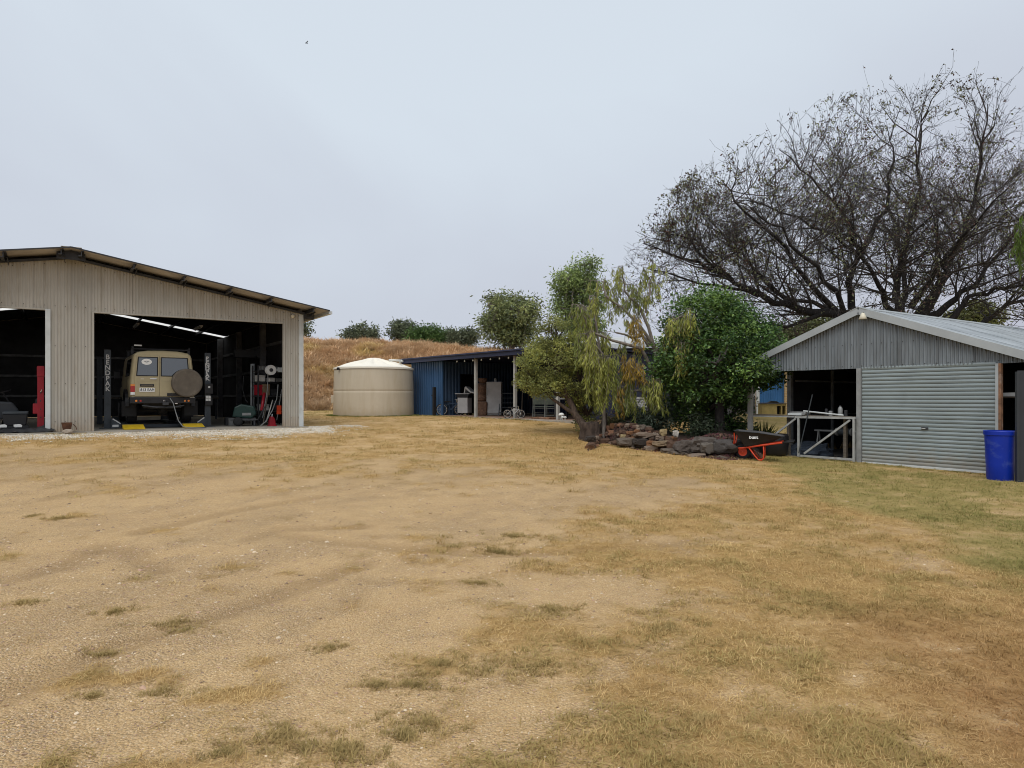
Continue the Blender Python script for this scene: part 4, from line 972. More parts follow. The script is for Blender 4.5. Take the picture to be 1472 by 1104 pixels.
part('handle', 'chrome', bb, lambda b: b.tube([(.52, -.1, .9), (.66, -.1, .78)], .025, 8))
for sx in (-.2, .2): part('caster', 'black_rubber', bb, lambda b: b.lathe([(.045, -.015), (.05, 0), (.045, .015)], 12, (sx, -.15, .052), 'y'))
wk = empty('wicker_stack', FB.w(FB.px(693, 1.2), 1.2, 0), FB.a+R(40), 'tall stack of brown woven baskets beside the fridge', 'baskets')
part('basket', 'wicker', wk, lambda b: b.prism([(-.24, 0), (.24, 0), (.28, .55), (.26, .62), (-.26, .62), (-.28, .55)], 'y', -.24, .24), bevel=.05)
part('basket', 'wicker', wk, lambda b: b.lathe([(.2, .63), (.25, .7), (.22, .82), (.17, .95), (.22, 1.05), (.26, 1.2), (.25, 1.32), (.17, 1.42)], 16), smooth=True)
part('basket', 'wicker', wk, lambda b: b.lathe([(.14, 1.43), (.19, 1.5), (.2, 1.62), (.19, 1.64)], 14, (.03, 0, 0)), smooth=True)
fz = empty('fridge', FB.w(FB.px(711, 1.7), 1.7, 0), FB.a+R(46), 'tall white upright fridge against the partition wall', 'fridge')
part('fridge_body', 'white_metal', fz, lambda b: b.box(-.33, .33, -.25, .33, .04, 1.48), bevel=.015)
part('door', 'dull_white', fz, lambda b: b.box(-.325, .325, -.31, -.255, .1, 1.47), bevel=.015)
part('handle', 'grey_post', fz, lambda b: b.box(-.3, -.26, -.35, -.312, .9, 1.2)); part('kick_plate', 'dark_steel', fz, lambda b: b.box(-.3, .3, -.24, -.2, 0, .09))
o = part('jar', 'box_white', None, lambda b: b.lathe([(.05, 0), (.06, .02), (.06, .12), (.04, .14), (.04, .16)], 12), loc=FB.w(FB.px(712, 1.75), 1.75, 1.482), smooth=True); tag(o, 'small white jar on top of the fridge', 'jar')
rk = empty('wire_rack', FB.w(FB.px(731, 2.0), 2.0, 0), FB.a+R(30), 'dark metal stepped rack beside the fridge', 'rack')
for i in range(5): part('shelf', 'bluegrey_steel', rk, lambda b: b.box(-.34, .34, -.2+.03*i, .2, .12+.21*i, .145+.21*i))
for sx in (-.35, .35):
    part('side_frame', 'bluegrey_steel', rk, lambda b: (b.bar((sx, -.3, 0), (sx, -.02, 1.08), .03, .03), b.bar((sx, .2, 0), (sx, .2, 1.08), .03, .03)))
br = empty('broom', FB.w(FB.px(750, .6), .6, 0), FB.a, 'broom with thin handle leaning behind the small bicycle', 'broom')
part('handle', 'dark_timber', br, lambda b: b.tube([(0, 0, .1), (-.12, .15, 1.5)], .014, 6)); part('head', 'black_plastic', br, lambda b: b.prism([(-.15, 0), (.15, 0), (.1, .13), (-.1, .13)], 'y', -.03, .03))
def chair(loc, rz, label):
    t = empty('garden_chair', loc, rz, label, 'chair', 'green sling chairs on the verandah')
    part('backrest', 'chair_green', t, lambda b: b.prism([(-.02, .52), (.02, .52), (.12, 1.0), (.08, 1.0)], 'x', -.25, .25)); part('seat', 'chair_green', t, lambda b: b.box(-.25, .25, -.46, .0, .43, .46))
    for sx in (-.26, .26):
        part('leg', 'chair_frame', t, lambda b: b.bar((sx, -.48, 0), (sx, -.42, .64), .03, .03)); part('leg', 'chair_frame', t, lambda b: b.bar((sx, .1, 0), (sx, -.02, .5), .03, .03))
        part('armrest', 'chair_frame', t, lambda b: b.bar((sx, -.48, .65), (sx, .03, .66), .05, .025)); part('back_post', 'chair_frame', t, lambda b: b.bar((sx, 0, .5), (sx, .11, 1.02), .028, .028))
    part('stretcher', 'chair_frame', t, lambda b: (b.bar((-.25, .08, .12), (.25, .08, .12), .025, .025), b.bar((-.25, -.46, .2), (.25, -.46, .2), .025, .025), b.bar((-.25, .0, .38), (.25, .0, .38), .025, .025)))
    return t
chair(FB.w(FB.px(776, .55), .55, 0), FB.a+R(222), 'green sling chair on the verandah, farther from the last post')
chair(FB.w(FB.px(793, .45), .45, 0), FB.a+R(226), 'green sling chair on the verandah, next to the last post')
tbl = empty('table', FB.w(FB.px(820, .7), .7, 0), FB.a, 'pale topped outdoor table beside the last verandah post', 'table')
part('tabletop', 'dull_white', tbl, lambda b: b.box(-.6, .75, -.4, .4, .72, .75), bevel=.006)
for sx in (-.5, .65):
    for sy in (-.3, .3): part('leg', 'dark_steel', tbl, lambda b: b.box(sx-.025, sx+.025, sy-.025, sy+.025, 0, .72))
o = part('mug', 'plate_white', None, lambda b: b.lathe([(.04, 0), (.045, .1), (.04, .1), (.036, .01)], 12), loc=FB.w(FB.px(818, .5), .5, .752)); tag(o, 'white mug on the outdoor table', 'mug')
o = part('kettle', 'foam_grey', None, lambda b: (b.lathe([(.08, 0), (.1, .05), (.08, .14), (.03, .18), (.015, .2)], 14), b.tube([(.07, 0, .1), (.14, 0, .16)], .015, 6)), loc=FB.w(FB.px(810, .7), .7, .752), smooth=True); tag(o, 'grey kettle on the outdoor table by the post', 'kettle')
for j, (px, py, k_) in enumerate(((807, 595, 1.3), (809, 600, .7), (813, 600, .7))):
    o = part('ornament_mushroom', 'plate_white', None, lambda b: (b.lathe([(.03, 0), (.025, .1), (.022, .12)], 10), b.lathe([(.022, .12), (.085, .12), (.075, .16), (.04, .19), (.01, .195)], 14)), loc=FB.w(FB.px(px, -.3-.04*j), -.3-.05*j, -.005), smooth=True); o.scale = (k_,)*3
    tag(o, ('tallest white mushroom ornament', 'small white mushroom ornament in the middle', 'small white mushroom ornament away from the post')[j] + ' at the verandah edge', 'ornament', 'white mushroom ornaments')
o = part('red_mat', 'rust', None, lambda b: b.box(-.5, .5, -.25, .25, 0, .05), loc=FB.w(FB.px(790, .5), .25, .0), rz=FB.a, bevel=.01); tag(o, 'rusty red mat under the verandah chairs', 'mat')
ml = empty('post_lamp', FB.w(FB.px(803, -.16), -.16, FB.pz(FB.px(803, -.16), -.16, 550)), FB.a, 'round white lamp fixed to the last verandah post', 'lamp')
part('lamp_globe', 'lamp_cream', ml, lambda b: b.lathe([(.02, -.06), (.06, -.05), (.075, 0), (.06, .05), (.02, .06)], 14, (0, -.03, 0)), smooth=True); part('bracket', 'dark_steel', ml, lambda b: b.box(-.03, .03, -.02, .03, -.1, -.055))

# ------------------------------------------------------------------ four wheel drive on the hoist
RWY = .13
cxl = FL.px(234.5, .62)
car = empty('four_wheel_drive', FL.w(cxl, .62, RWY-.02), FL.a, 'sandy beige four wheel drive wagon parked on the hoist', 'car')
half = [(.79, .62), (.845, .74), (.85, 1.0), (.85, 1.25), (.838, 1.34), (.775, 1.93), (.745, 2.02), (.66, 2.085), (.4, 2.13), (0, 2.145)]
outl = half + [(-x, z) for x, z in reversed(half[:-1])]
b = MB(); secs = [(0.0, .955, -.02), (.03, .985, -.005), (.09, 1.0, 0), (2.6, 1.0, 0), (2.95, 1.0, -.01)]
vs = []
for y, sc_, dz in secs: vs += [(x*sc_, y, .62+(z-.62)*(1 if z < 1.3 else sc_*.5+.5)+ (dz if z > 1.9 else 0)) for x, z in outl]
n_ = len(outl); fs = [tuple(range(n_-1, -1, -1)), tuple((len(secs)-1)*n_+j for j in range(n_))]
for i in range(len(secs)-1):
    for j in range(n_): fs.append((i*n_+j, i*n_+(j+1) % n_, (i+1)*n_+(j+1) % n_, (i+1)*n_+j))
b.add(vs, fs); body = b.build('body', 'car_paint', car, smooth=True, auto=32)
part('bonnet', 'car_paint', car, lambda b: b.prism([(2.95, .62), (4.55, .62), (4.6, .95), (4.5, 1.12), (3.3, 1.2), (2.95, 1.24)], 'x', -.78, .78), bevel=.03)
part('chassis', 'car_dark', car, lambda b: (b.box(-.5, -.36, .12, 4.6, .46, .62), b.box(.36, .5, .12, 4.6, .46, .62), b.tube([(-.66, 1.0, .39), (.66, 1.0, .39)], .055, 8), b.lathe([(.05, .85), (.15, .92), (.16, 1.0), (.15, 1.08), (.05, 1.15)], 14, (.1, 0, .39), 'y'), b.box(-.33, .33, .4, .75, .44, .7)))
def door_poly(x0b, x1b, x0t, x1t, z0=.80, zb=1.30, z1=1.985): return [(x0b, z0), (x1b, z0), (x1b, zb), (x1t, z1), (x0t, z1), (x0b, zb)]
ld = part('rear_door', 'car_paint', car, lambda b: b.prism(door_poly(-.735, -.105, -.675, -.105), 'y', -.022, .02), bevel=.008)
rdr = part('rear_door', 'car_paint', car, lambda b: b.prism(door_poly(-.097, .735, -.097, .675), 'y', -.022, .02), bevel=.008)
def win(dr_, xb0, xb1, xt0, xt1):
    fr_ = part('window_seal', 'black_rubber', dr_, lambda b: b.prism([(xb0, 1.385), (xb1, 1.385), (xt1, 1.945), (xt0, 1.945)], 'y', -.027, -.021), bevel=.002)
    part('window_pane', 'car_glass', dr_, lambda b: b.prism([(xb0+.03, 1.412), (xb1-.03, 1.412), (xt1-.03, 1.918), (xt0+.03, 1.918)], 'y', -.0305, -.0275))
win(ld, -.70, -.135, -.655, -.135); win(rdr, -.068, .70, -.068, .655)
st = part('sticker', 'plate_white', ld, lambda b: b.add([(-.43+.135*math.cos(a), -.0325, 1.80+.085*math.sin(a)) for a in np.linspace(0, 2*math.pi, 25)[:-1]], [tuple(range(24))]))
part('sticker_print', 'ink', ld, lambda b: (b.prism([(-.51, 1.80), (-.47, 1.825), (-.43, 1.80), (-.39, 1.825), (-.35, 1.80), (-.39, 1.81), (-.43, 1.785), (-.47, 1.81)], 'y', -.0345, -.0335), b.box(-.46, -.40, -.0345, -.0335, 1.765, 1.772)))
hb = part('handle_recess', 'black_plastic', ld, lambda b: b.box(-.60, -.24, -.032, -.0225, 1.085, 1.16), bevel=.02); part('number_plate_lamp', 'spare_cover', ld, lambda b: b.box(-.57, -.27, -.042, -.033, 1.105, 1.14), bevel=.006)
part('handle', 'chrome', ld, lambda b: b.box(-.34, -.17, -.045, -.0225, 1.295, 1.325), bevel=.006); part('badge', 'plate_white', ld, lambda b: b.box(-.58, -.5, -.026, -.0225, 1.3, 1.312))
pl_ = part('number_plate', 'plate_white', ld, lambda b: b.box(-.615, -.225, -.036, -.0225, .935, 1.05), bevel=.004)
text_part('plate_lettering', '813 EA9', .105, 'ink', pl_, (-.42, -.0375, .992), (R(90), 0, 0), .001, sx=.95, bold=.002)
part('waist_crease', 'car_paint', car, lambda b: b.box(-.73, .73, -.0255, -.0225, 1.235, 1.243))
sw = empty('spare_wheel', (0, 0, 0)); sw.parent = car
part('wheel_cover', 'spare_cover', sw, lambda b: b.lathe([(.30, -.06), (.405, -.075), (.418, -.10), (.418, -.25), (.40, -.275), (.36, -.285), (.352, -.28), (.1, -.285), (.0, -.285)], 40, (.61, 0, 1.20), 'y'), smooth=True, auto=30)
part('carrier', 'black_plastic', sw, lambda b: (b.box(.1, .78, -.06, -.024, .82, .9), b.box(.55, .67, -.059, -.024, .9, 1.2)))
bp = part('bumper', 'black_plastic', car, lambda b: b.prism([(-.86, -.08), (.86, -.08), (.86, .2), (.72, .2), (.72, .05), (-.72, .05), (-.72, .2), (-.86, .2)], 'z', .60, .785), bevel=.015)
for x_, mt in ((-.70, 'amber_lens'), (-.59, 'red_lens'), (.57, 'amber_lens'), (.67, 'amber_lens')): part('bumper_lamp', mt, bp, lambda b: b.lathe([(.0, -.005), (.028, -.005), (.032, .01)], 14, (x_, -.088, .675), 'y'))
part('tow_hitch', 'dark_steel', bp, lambda b: (b.box(-.03, .13, -.16, -.081, .56, .64), b.lathe([(.02, 0), (.03, .03), (.028, .055), (.0, .065)], 12, (.05, -.13, .64)), b.tube([(-.55, -.03, .54), (-.2, -.05, .49), (.3, -.05, .49), (.55, -.03, .54)], .022, 8)))
part('shackle', 'chrome', bp, lambda b: (b.box(.0, .06, -.1, -.081, .66, .70), b.box(.3, .37, -.095, -.081, .585, .61)))
part('step_plate', 'plate_white', bp, lambda b: b.box(.70, .83, -.10, -.081, .77, .782))
for sx in (-1, 1):
    tl = part('tail_light', 'red_lens', car, lambda b: b.box(sx*.785-.055, sx*.785+.055, -.03, .06, .93, 1.10), bevel=.006)
    part('indicator', 'amber_lens', tl, lambda b: b.box(sx*.785-.053, sx*.785+.053, -.029, .06, 1.104, 1.15)); part('reverse_lamp', 'plate_white', tl, lambda b: b.box(sx*.785-.053, sx*.785+.053, -.029, .06, .85, .926))
    part('mud_flap', 'black_rubber', car, lambda b: b.box(sx*.83-.19, sx*.83+.19, .56, .575, .22, .66), bevel=.004)
    part('flare', 'black_plastic', car, lambda b: b.prism([(.5+.5-.52*math.cos(t), .52+.50*math.sin(t)) for t in np.linspace(0, math.pi, 13)] + [(1.0+.44*math.cos(t), .52+.43*math.sin(t)) for t in np.linspace(0, math.pi, 13)], 'x', sx*.83, sx*.93))
    part('side_mirror', 'black_plastic', car, lambda b: b.box(sx*.98-.1, sx*.98+.1, 2.75, 2.82, 1.35, 1.62), bevel=.03)
    part('side_window', 'car_glass', car, lambda b: b.add([(sx*.842, .3, 1.4), (sx*.842, 1.7, 1.4), (sx*.787, 1.7, 1.9), (sx*.787, .3, 1.9)], [(0, 1, 2, 3)]))
    for wy in (1.0, 3.85):
        wh = part('wheel', 'black_rubber', car, lambda b: b.lathe([(.22, -.125), (.34, -.13), (.385, -.10), (.392, 0), (.385, .10), (.34, .13), (.22, .125)], 32, (sx*.74, wy, .39), 'x'), smooth=True, auto=35)
        part('rim', 'foam_grey', wh, lambda b: b.lathe([(.06, sx*.135), (.2, sx*.12), (.235, sx*.131)], 20, (sx*.74, wy, .39), 'x'))
part('roof_rack', 'black_plastic', car, lambda b: (b.bar((-.78, .5, 2.2), (.78, .5, 2.2), .05, .03), b.bar((-.78, 1.8, 2.2), (.78, 1.8, 2.2), .05, .03), b.bar((-.75, .35, 2.235), (-.75, 2.4, 2.235), .04, .04), b.bar((.75, .35, 2.235), (.75, 2.4, 2.235), .04, .04), b.box(-.79, -.72, .48, .52, 2.03, 2.19), b.box(.72, .79, .48, .52, 2.03, 2.19), b.box(-.79, -.72, 1.78, 1.82, 2.03, 2.19), b.box(.72, .79, 1.78, 1.82, 2.03, 2.19)))
part('work_lamp', 'plate_white', car, lambda b: b.box(-.72, -.52, .33, .36, 2.27, 2.31), bevel=.005)

# hoist
py_ = 1.55
hc = empty('vehicle_hoist', FL.w(cxl, 0, -.022), FL.a, 'dark four post vehicle hoist with yellow drive on ramps under the wagon', 'hoist')
lx_, rx_ = FL.px(154.5, py_)-cxl, FL.px(298, py_)-cxl
PH = 2.30
for i, x_ in enumerate((lx_, rx_)):
    ps_ = part('post', 'bluegrey_steel', hc, lambda b: (b.box(x_-.085, x_+.085, py_-.07, py_-.062, .0, PH), b.box(x_-.085, x_-.077, py_-.062, py_+.08, 0, PH), b.box(x_+.077, x_+.085, py_-.062, py_+.08, 0, PH), b.box(x_-.2, x_+.2, py_-.2, py_+.2, 0, .015)))
    sgn = 1 if i == 0 else -1
    part('base_gusset', 'bluegrey_steel', hc, lambda b: b.prism([(x_+sgn*.086, .016), (x_+sgn*.34, .016), (x_+sgn*.34, .1), (x_+sgn*.086, .30)], 'y', py_-.20, py_-.07))
    part('edge_strip', 'plate_white', hc, lambda b: b.bar((x_+sgn*.12, py_-.205, .285), (x_+sgn*.32, py_-.205, .14), .006, .03))
    letters = 'BENDPAK' if i == 0 else 'BENDPAK'
    for j, ch in enumerate(letters):
        if i == 0: text_part('lettering', ch, .19, 'plate_white', ps_, (x_, py_-.0725, PH-.22-j*.155), (R(90), 0, 0), .001, sx=.95, bold=.004)
        else: text_part('lettering', ch, .155, 'plate_white', ps_, (x_-.01, py_-.0725, PH-.18-j*.105), (R(90), 0, 0), .001, sx=1.1, bold=.006)
    part('back_post', 'bluegrey_steel', hc, lambda b: b.box(x_-.085, x_+.085, py_+4.3, py_+4.42, 0, PH))
part('notice', 'plate_white', hc, lambda b: (b.box(lx_+.11, lx_+.27, py_-.2055, py_-.2025, .045, .11)))
part('control_box', 'black_plastic', hc, lambda b: b.box(rx_-.11, rx_+.13, py_-.2, py_-.071, 1.02, 1.34), bevel=.01); part('control_panel', 'plate_white', hc, lambda b: b.box(rx_-.01, rx_+.05, py_-.204, py_-.201, 1.2, 1.26))
part('motor', 'black_plastic', hc, lambda b: b.box(rx_-.1, rx_+.12, py_-.2, py_-.071, .66, .92), bevel=.01)
part('notice', 'plate_white', hc, lambda b: [b.box(rx_-.08+.075*i, rx_-.012+.075*i, py_-.206, py_-.2025, .80+.085*j, .875+.085*j) for i in range(2) for j in range(2)])
part('crossbeam', 'bluegrey_steel', hc, lambda b: (b.box(lx_+.09, rx_-.09, py_-.05, py_+.06, .01, .10), b.box(lx_+.09, rx_-.09, py_+4.25, py_+4.36, .01, .10)))
for sx in (-.76, .76):
    part('runway', 'bluegrey_steel', hc, lambda b: b.box(sx-.24, sx+.24, .93, 6.0, .06, RWY), bevel=.005)
    part('ramp', 'yellow_paint', hc, lambda b: b.prism([(.28, .004), (.92, .004), (.92, .125), (.86, .125), (.28, .018)], 'x', sx-.27+(.06 if sx > 0 else 0), sx+.27+(.06 if sx > 0 else 0)), bevel=.004)
    part('runway_stop', 'bluegrey_steel', hc, lambda b: b.box(sx-.22, sx+.22, 5.9, 5.98, RWY, RWY+.12))
hs = MB(); c1 = Vector((cxl+.16, .45, .86)); hs.tube([FL.w(*c1), FL.w(cxl+.24, .42, .72), FL.w(cxl+.30, .36, .45), FL.w(cxl+.36, .26, .2), FL.w(cxl+.47, .14, .03), FL.w(cxl+.66, .06, .005), FL.w(cxl+1.1, .2, .0)], .014, 8)
o = hs.build('air_hose', 'foam_grey', smooth=True); tag(o, 'grey air hose hanging from the wagon bumper to the floor', 'hose')

# ------------------------------------------------------------------ workshop right bay: tools by the wall
def wl(px, y, z=-.022): return FL.w(FL.px(px, y), y, z)
def wz(px, y, py): return FL.pz(FL.px(px, y), y, py)
mw = empty('generator', wl(352, 1.3), FL.a-.3, 'dark green wheeled generator on the workshop floor', 'generator')
part('housing', 'green_plastic', mw, lambda b: b.prism([(-.36, .28), (.22, .24), (.36, .38), (.3, .62), (-.1, .7), (-.3, .6)], 'y', -.22, .22), bevel=.04)
part('label_plate', 'foam_grey', mw, lambda b: b.box(-.06, .2, -.226, -.221, .34, .42)); part('frame', 'dark_steel', mw, lambda b: (b.tube([(-.4, -.25, .2), (.4, -.25, .2), (.62, -.2, .62)], .016, 6), b.tube([(-.4, .25, .2), (.4, .25, .2), (.62, .2, .62)], .016, 6), b.box(-.2, .35, -.18, .18, .16, .26)))
for sy in (-.26, .26): part('wheel', 'black_rubber', mw, lambda b: b.lathe([(.05, -.03), (.13, -.035), (.145, 0), (.13, .035), (.05, .03)], 20, (-.18, sy, .145), 'y'), smooth=True)
part('stand_leg', 'dark_steel', mw, lambda b: (b.box(.28, .32, -.24, -.2, 0, .2), b.box(.28, .32, .2, .24, 0, .2)))
o = part('carton', 'foam_grey', None, lambda b: b.box(-.2, .2, -.15, .15, 0, .24), loc=wl(337, 1.9), rz=FL.a, bevel=.006); tag(o, 'grey carton on the floor behind the green generator', 'carton')
o = part('carton', 'dark_steel', None, lambda b: b.box(-.12, .12, -.12, .12, 0, .26), loc=wl(329, 2.0), rz=FL.a, bevel=.006); tag(o, 'small black carton beside the grey carton', 'carton')
o = part('white_pole', 'white_trim', None, lambda b: b.tube([(0, 0, 0), (0, 0, wz(363, 2.4, 523)+.02)], .07, 14), loc=wl(363, 2.4), smooth=True); tag(o, 'thick pale upright pipe behind the green generator', 'pipe')
shl = empty('tool_shelf', wl(391, 1.6), FL.a+R(18), 'cluttered dark tool shelf against the workshop end wall', 'shelf')
for z_ in (.45, .95, 1.4, 1.78): part('shelf_board', 'dark_steel', shl, lambda b: b.box(-.52, .5, -.02, .35, z_-.025, z_))
for sx in (-.5, .48):
    for sy in (0, .33): part('upright', 'dark_steel', shl, lambda b: b.box(sx-.02, sx+.02, sy-.019, sy+.019, 0, 1.95))
items = [(-.36, 1.405, .24, .2, 'box_white', 'white carton on the top of the tool shelf'), (-.42, .955, .16, .34, 'red_paint', 'dark red tin on the tool shelf'), (-.2, .955, .26, .36, 'card_brown', 'brown speckled box on the middle of the tool shelf'),
         (.02, 1.405, .2, .13, 'plate_white', 'small white box at the middle of the upper tool shelf'), (.1, .955, .18, .2, 'dark_steel', 'black case on the middle tool shelf'), (-.25, .455, .3, .2, 'box_white', 'white tub on the lowest tool shelf'), (.25, .455, .22, .3, 'dark_steel', 'black tool case on the lowest shelf'), (.3, 1.405, .26, .12, 'foam_grey', 'grey tool tray on the upper tool shelf'), (-.05, 1.785, .6, .12, 'foam_grey', 'long grey case lying on top of the tool shelf')]
for x_, z_, w_, h_, mt, lb in items:
    c_, s_ = math.cos(R(18)), math.sin(R(18)); lxp = FL.px(391, 1.6) + x_*c_ - .12*s_; lyp = 1.6 + x_*s_ + .12*c_
    o = part('storage_box', mt, None, lambda b: (b.box(-w_/2, w_/2, -.1, .12, 0, h_*.8), b.box(-w_/2-.008, w_/2+.008, -.108, .128, h_*.8, h_)), loc=FL.w(lxp, lyp, z_+.002), rz=FL.a+R(18), bevel=.006); tag(o, lb, 'box')
hr = empty('hose_reel', FL.w(FL.px(389, 1.3), 1.3, wz(389, 1.3, 532)), FL.a, 'white hose reel mounted high beside the tool shelf', 'hose reel')
part('reel_face', 'plate_white', hr, lambda b: (b.lathe([(.05, -.08), (.16, -.085), (.165, -.06), (.05, -.055)], 24, (0, 0, 0), 'y'), b.lathe([(.05, .05), (.16, .055), (.165, .08), (.05, .085)], 24, (0, 0, 0), 'y')), smooth=False)
part('hub', 'dark_steel', hr, lambda b: b.lathe([(.06, -.09), (.06, .09)], 16, (0, 0, 0), 'y')); part('arm', 'white_trim', hr, lambda b: (b.box(.08, .42, -.03, .03, -.03, .05), b.box(.22, .40, -.06, .05, -.06, .09))); part('hose', 'foam_grey', hr, lambda b: b.tube([(-.1, -.07, -.1), (-.12, -.09, -.6), (-.2, -.12, -1.1), (-.3, -.2, -1.55)], .014, 6))
for j, (pa, ya, pb, yb, r_, mt, lb) in enumerate(((378, 612, 386, 560, .018, 'weathered_timber', 'brown timber handle leaning on the tool shelf'), (383, 606, 392, 575, .02, 'box_white', 'pale stick leaning beside the brown handle'), (398, 604, 405, 560, .016, 'foam_grey', 'grey rod leaning by the workshop door edge'), (376, 590, 380, 565, .05, 'red_paint', 'dark red cylinder standing on the tool shelf end'))):
    o = MB().tube([FL.w(FL.px(pa, 1.1), 1.1, wz(pa, 1.1, ya)), FL.w(FL.px(pb, 1.35), 1.35, wz(pb, 1.35, yb))], r_, 8).build('broom_stick' if j < 3 else 'red_cylinder', mt, smooth=True); tag(o, lb, 'stick' if j < 3 else 'cylinder')
jk = empty('trolley_jack', wl(391, .75), FL.a, 'bright red jack standing on the floor at the workshop end', 'jack')
part('jack_body', 'red_paint', jk, lambda b: b.prism([(-.1, 0), (.1, 0), (.08, .2), (.03, .3), (-.05, .3), (-.09, .15)], 'y', -.09, .09), bevel=.012); part('foot', 'red_paint', jk, lambda b: b.box(-.13, .13, -.12, .12, 0, .03), bevel=.006); part('ram', 'chrome', jk, lambda b: b.tube([(0, 0, .29), (.01, 0, .38)], .022, 8))
o = MB().tube([FL.w(FL.px(372, .7), .5, .0), FL.w(FL.px(380, .7), .55, .12), FL.w(FL.px(391, .7), .7, .45), FL.w(FL.px(398, .9), .9, .85), FL.w(FL.px(401, .9), 1.0, 1.3)], .016, 8).build('rubber_hose', 'foam_grey', smooth=True); tag(o, 'grey hose curving up past the red jack', 'hose')
o = part('red_sign', 'orange_red', None, lambda b: (b.box(-.07, .07, -.012, 0, 0, .16), b.box(-.075, .075, -.006, .006, -.12, -.003)), loc=FL.w(FL.px(401, .9), .9, wz(401, .9, 590)), rz=FL.a); tag(o, 'small red and dark sign board by the door edge', 'sign')
o = part('wall_fan', 'dark_panel', None, lambda b: (b.lathe([(.02, -.1), (.2, -.09), (.22, -.06), (.22, .05), (.1, .1)], 24, (0, 0, 0), 'y'), b.box(-.9, -.2, -.1, .2, -.16, .1)), loc=FL.w(FL.px(375, 4.0), 4.0, wz(375, 4.0, 508)), rz=FL.a, smooth=False); tag(o, 'dark fan unit mounted high on the far workshop wall', 'fan')
o = MB().tube([FL.w(FL.px(350, 3.5), 3.5, wz(350, 3.5, 540)), FL.w(FL.px(349, 3.5), 3.5, wz(349, 3.5, 560)), FL.w(FL.px(353, 3.5), 3.5, wz(353, 3.5, 575)), FL.w(FL.px(356, 3.4), 3.4, wz(356, 3.4, 578))], .012, 6).build('hanging_cord', 'foam_grey', smooth=True); tag(o, 'thin grey cord hanging above the green generator', 'cord')

# ------------------------------------------------------------------ workshop left bay
ex = empty('red_hoist_post', wl(58.5, .7), FL.a, 'tall red steel hoist post at the edge of the left bay', 'post')
pzt = wz(60, .7, 526)+.02
part('post_body', 'red_paint', ex, lambda b: (b.box(-.075, .075, -.06, .06, 0, pzt)), bevel=.006)
part('lug', 'dark_steel', ex, lambda b: [b.box(-.012, .012, -.064, -.0605, .35+.22*i, .39+.22*i) for i in range(4)]); part('bracket', 'red_paint', ex, lambda b: b.box(-.085, .085, -.075, -.0605, pzt-.28, pzt-.02), bevel=.004); part('latch', 'chrome', ex, lambda b: b.tube([(.0, -.07, 1.05), (.03, -.1, 1.12)], .012, 6))
rb = empty('red_canister', wl(52, .75, .0), FL.a, 'red canister hung on the side of the red post', 'canister')
part('canister_body', 'red_paint', rb, lambda b: b.box(-.075, .075, -.06, .06, wz(52, .75, 595), wz(52, .75, 580)), bevel=.02); part('valve', 'dark_steel', rb, lambda b: (b.tube([(0, 0, wz(52, .75, 580)), (0, 0, wz(52, .75, 574)), (.1, 0, wz(52, .75, 572))], .018, 6)))
rbl = MB(); 
for i in range(3): pass
tpx = [FL.px(q, .15) for q in (-60, 20, 45, 62)]
def tarp_sheet(b):
    vs = []; nx_, ny_ = 70, 12
    for i in range(nx_+1):
        for j in range(ny_+1):
            x = tpx[0] + (tpx[3]+.25-tpx[0])*i/nx_; t = j/ny_
            y = -.25 + .75*t; h = .02 + .11*math.sin(math.pi*min(1, t*1.15))*(.6+.8*mnoise.noise((x*2.1, t*3, 0))) + .05*mnoise.noise((x*6, t*5+x*2, 3))
            if x > tpx[3]-.15: h += .16*(1-abs(x-tpx[3]-.02)/.25)*t
            vs.append((x, y, max(.008, h)))
    b.add(vs, [(i*(ny_+1)+j, (i+1)*(ny_+1)+j, (i+1)*(ny_+1)+j+1, i*(ny_+1)+j+1) for i in range(nx_) for j in range(ny_)])
o = part('black_tarp', 'tarp', None, tarp_sheet, loc=FL.w(0, 0, -.02), rz=FL.a, smooth=True); tag(o, 'rumpled black tarp along the floor of the left bay', 'tarp')
cr_ = empty('storage_crate', wl(22, 1.0), FL.a, 'black plastic storage crate with grey lid in the left bay', 'crate')
part('crate_body', 'black_plastic', cr_, lambda b: b.prism([(-.24, .16), (.24, .16), (.28, .46), (-.28, .46)], 'y', -.2, .2), bevel=.02); part('crate_lid', 'bluegrey_steel', cr_, lambda b: b.box(-.27, .29, -.22, .22, .463, .53), bevel=.015); part('skid', 'black_plastic', cr_, lambda b: b.box(-.3, .3, -.25, .25, 0, .158))
for j, px in enumerate((3, 25)):
    o = part('white_sachet', 'plate_white', None, lambda b: b.prism([(-.07, 0), (.09, 0), (.1, .05), (.06, .08), (-.08, .07)], 'y', -.06, .06), loc=wl(px, .42, .10), rz=FL.a+.2, bevel=.01); tag(o, ('crumpled white bag on the tarp, nearer the photo edge', 'crumpled white bag on the tarp in front of the black crate')[j], 'bag')
mo = empty('ride_on_mower', wl(-6, 1.5), FL.a+.1, 'dark ride on mower deep in the left bay', 'mower')
part('bonnet', 'dark_panel', mo, lambda b: b.prism([(-.9, .35), (.45, .3), (.5, .55), (.35, .78), (-.2, .82), (-.9, .7)], 'y', -.35, .35), bevel=.05); part('seat', 'black_plastic', mo, lambda b: b.prism([(-.7, .75), (-.2, .8), (-.2, .88), (-.6, .9), (-.7, 1.2), (-.8, 1.2)], 'y', -.25, .25), bevel=.03)
part('steering_wheel', 'black_plastic', mo, lambda b: (b.tube([(.15+.18*math.cos(a), .18*math.sin(a), 1.05+.06*math.cos(a)) for a in np.linspace(0, 6.28, 20)], .016, 6), b.tube([(.15, 0, 1.05), (.3, 0, .75)], .02, 6)))
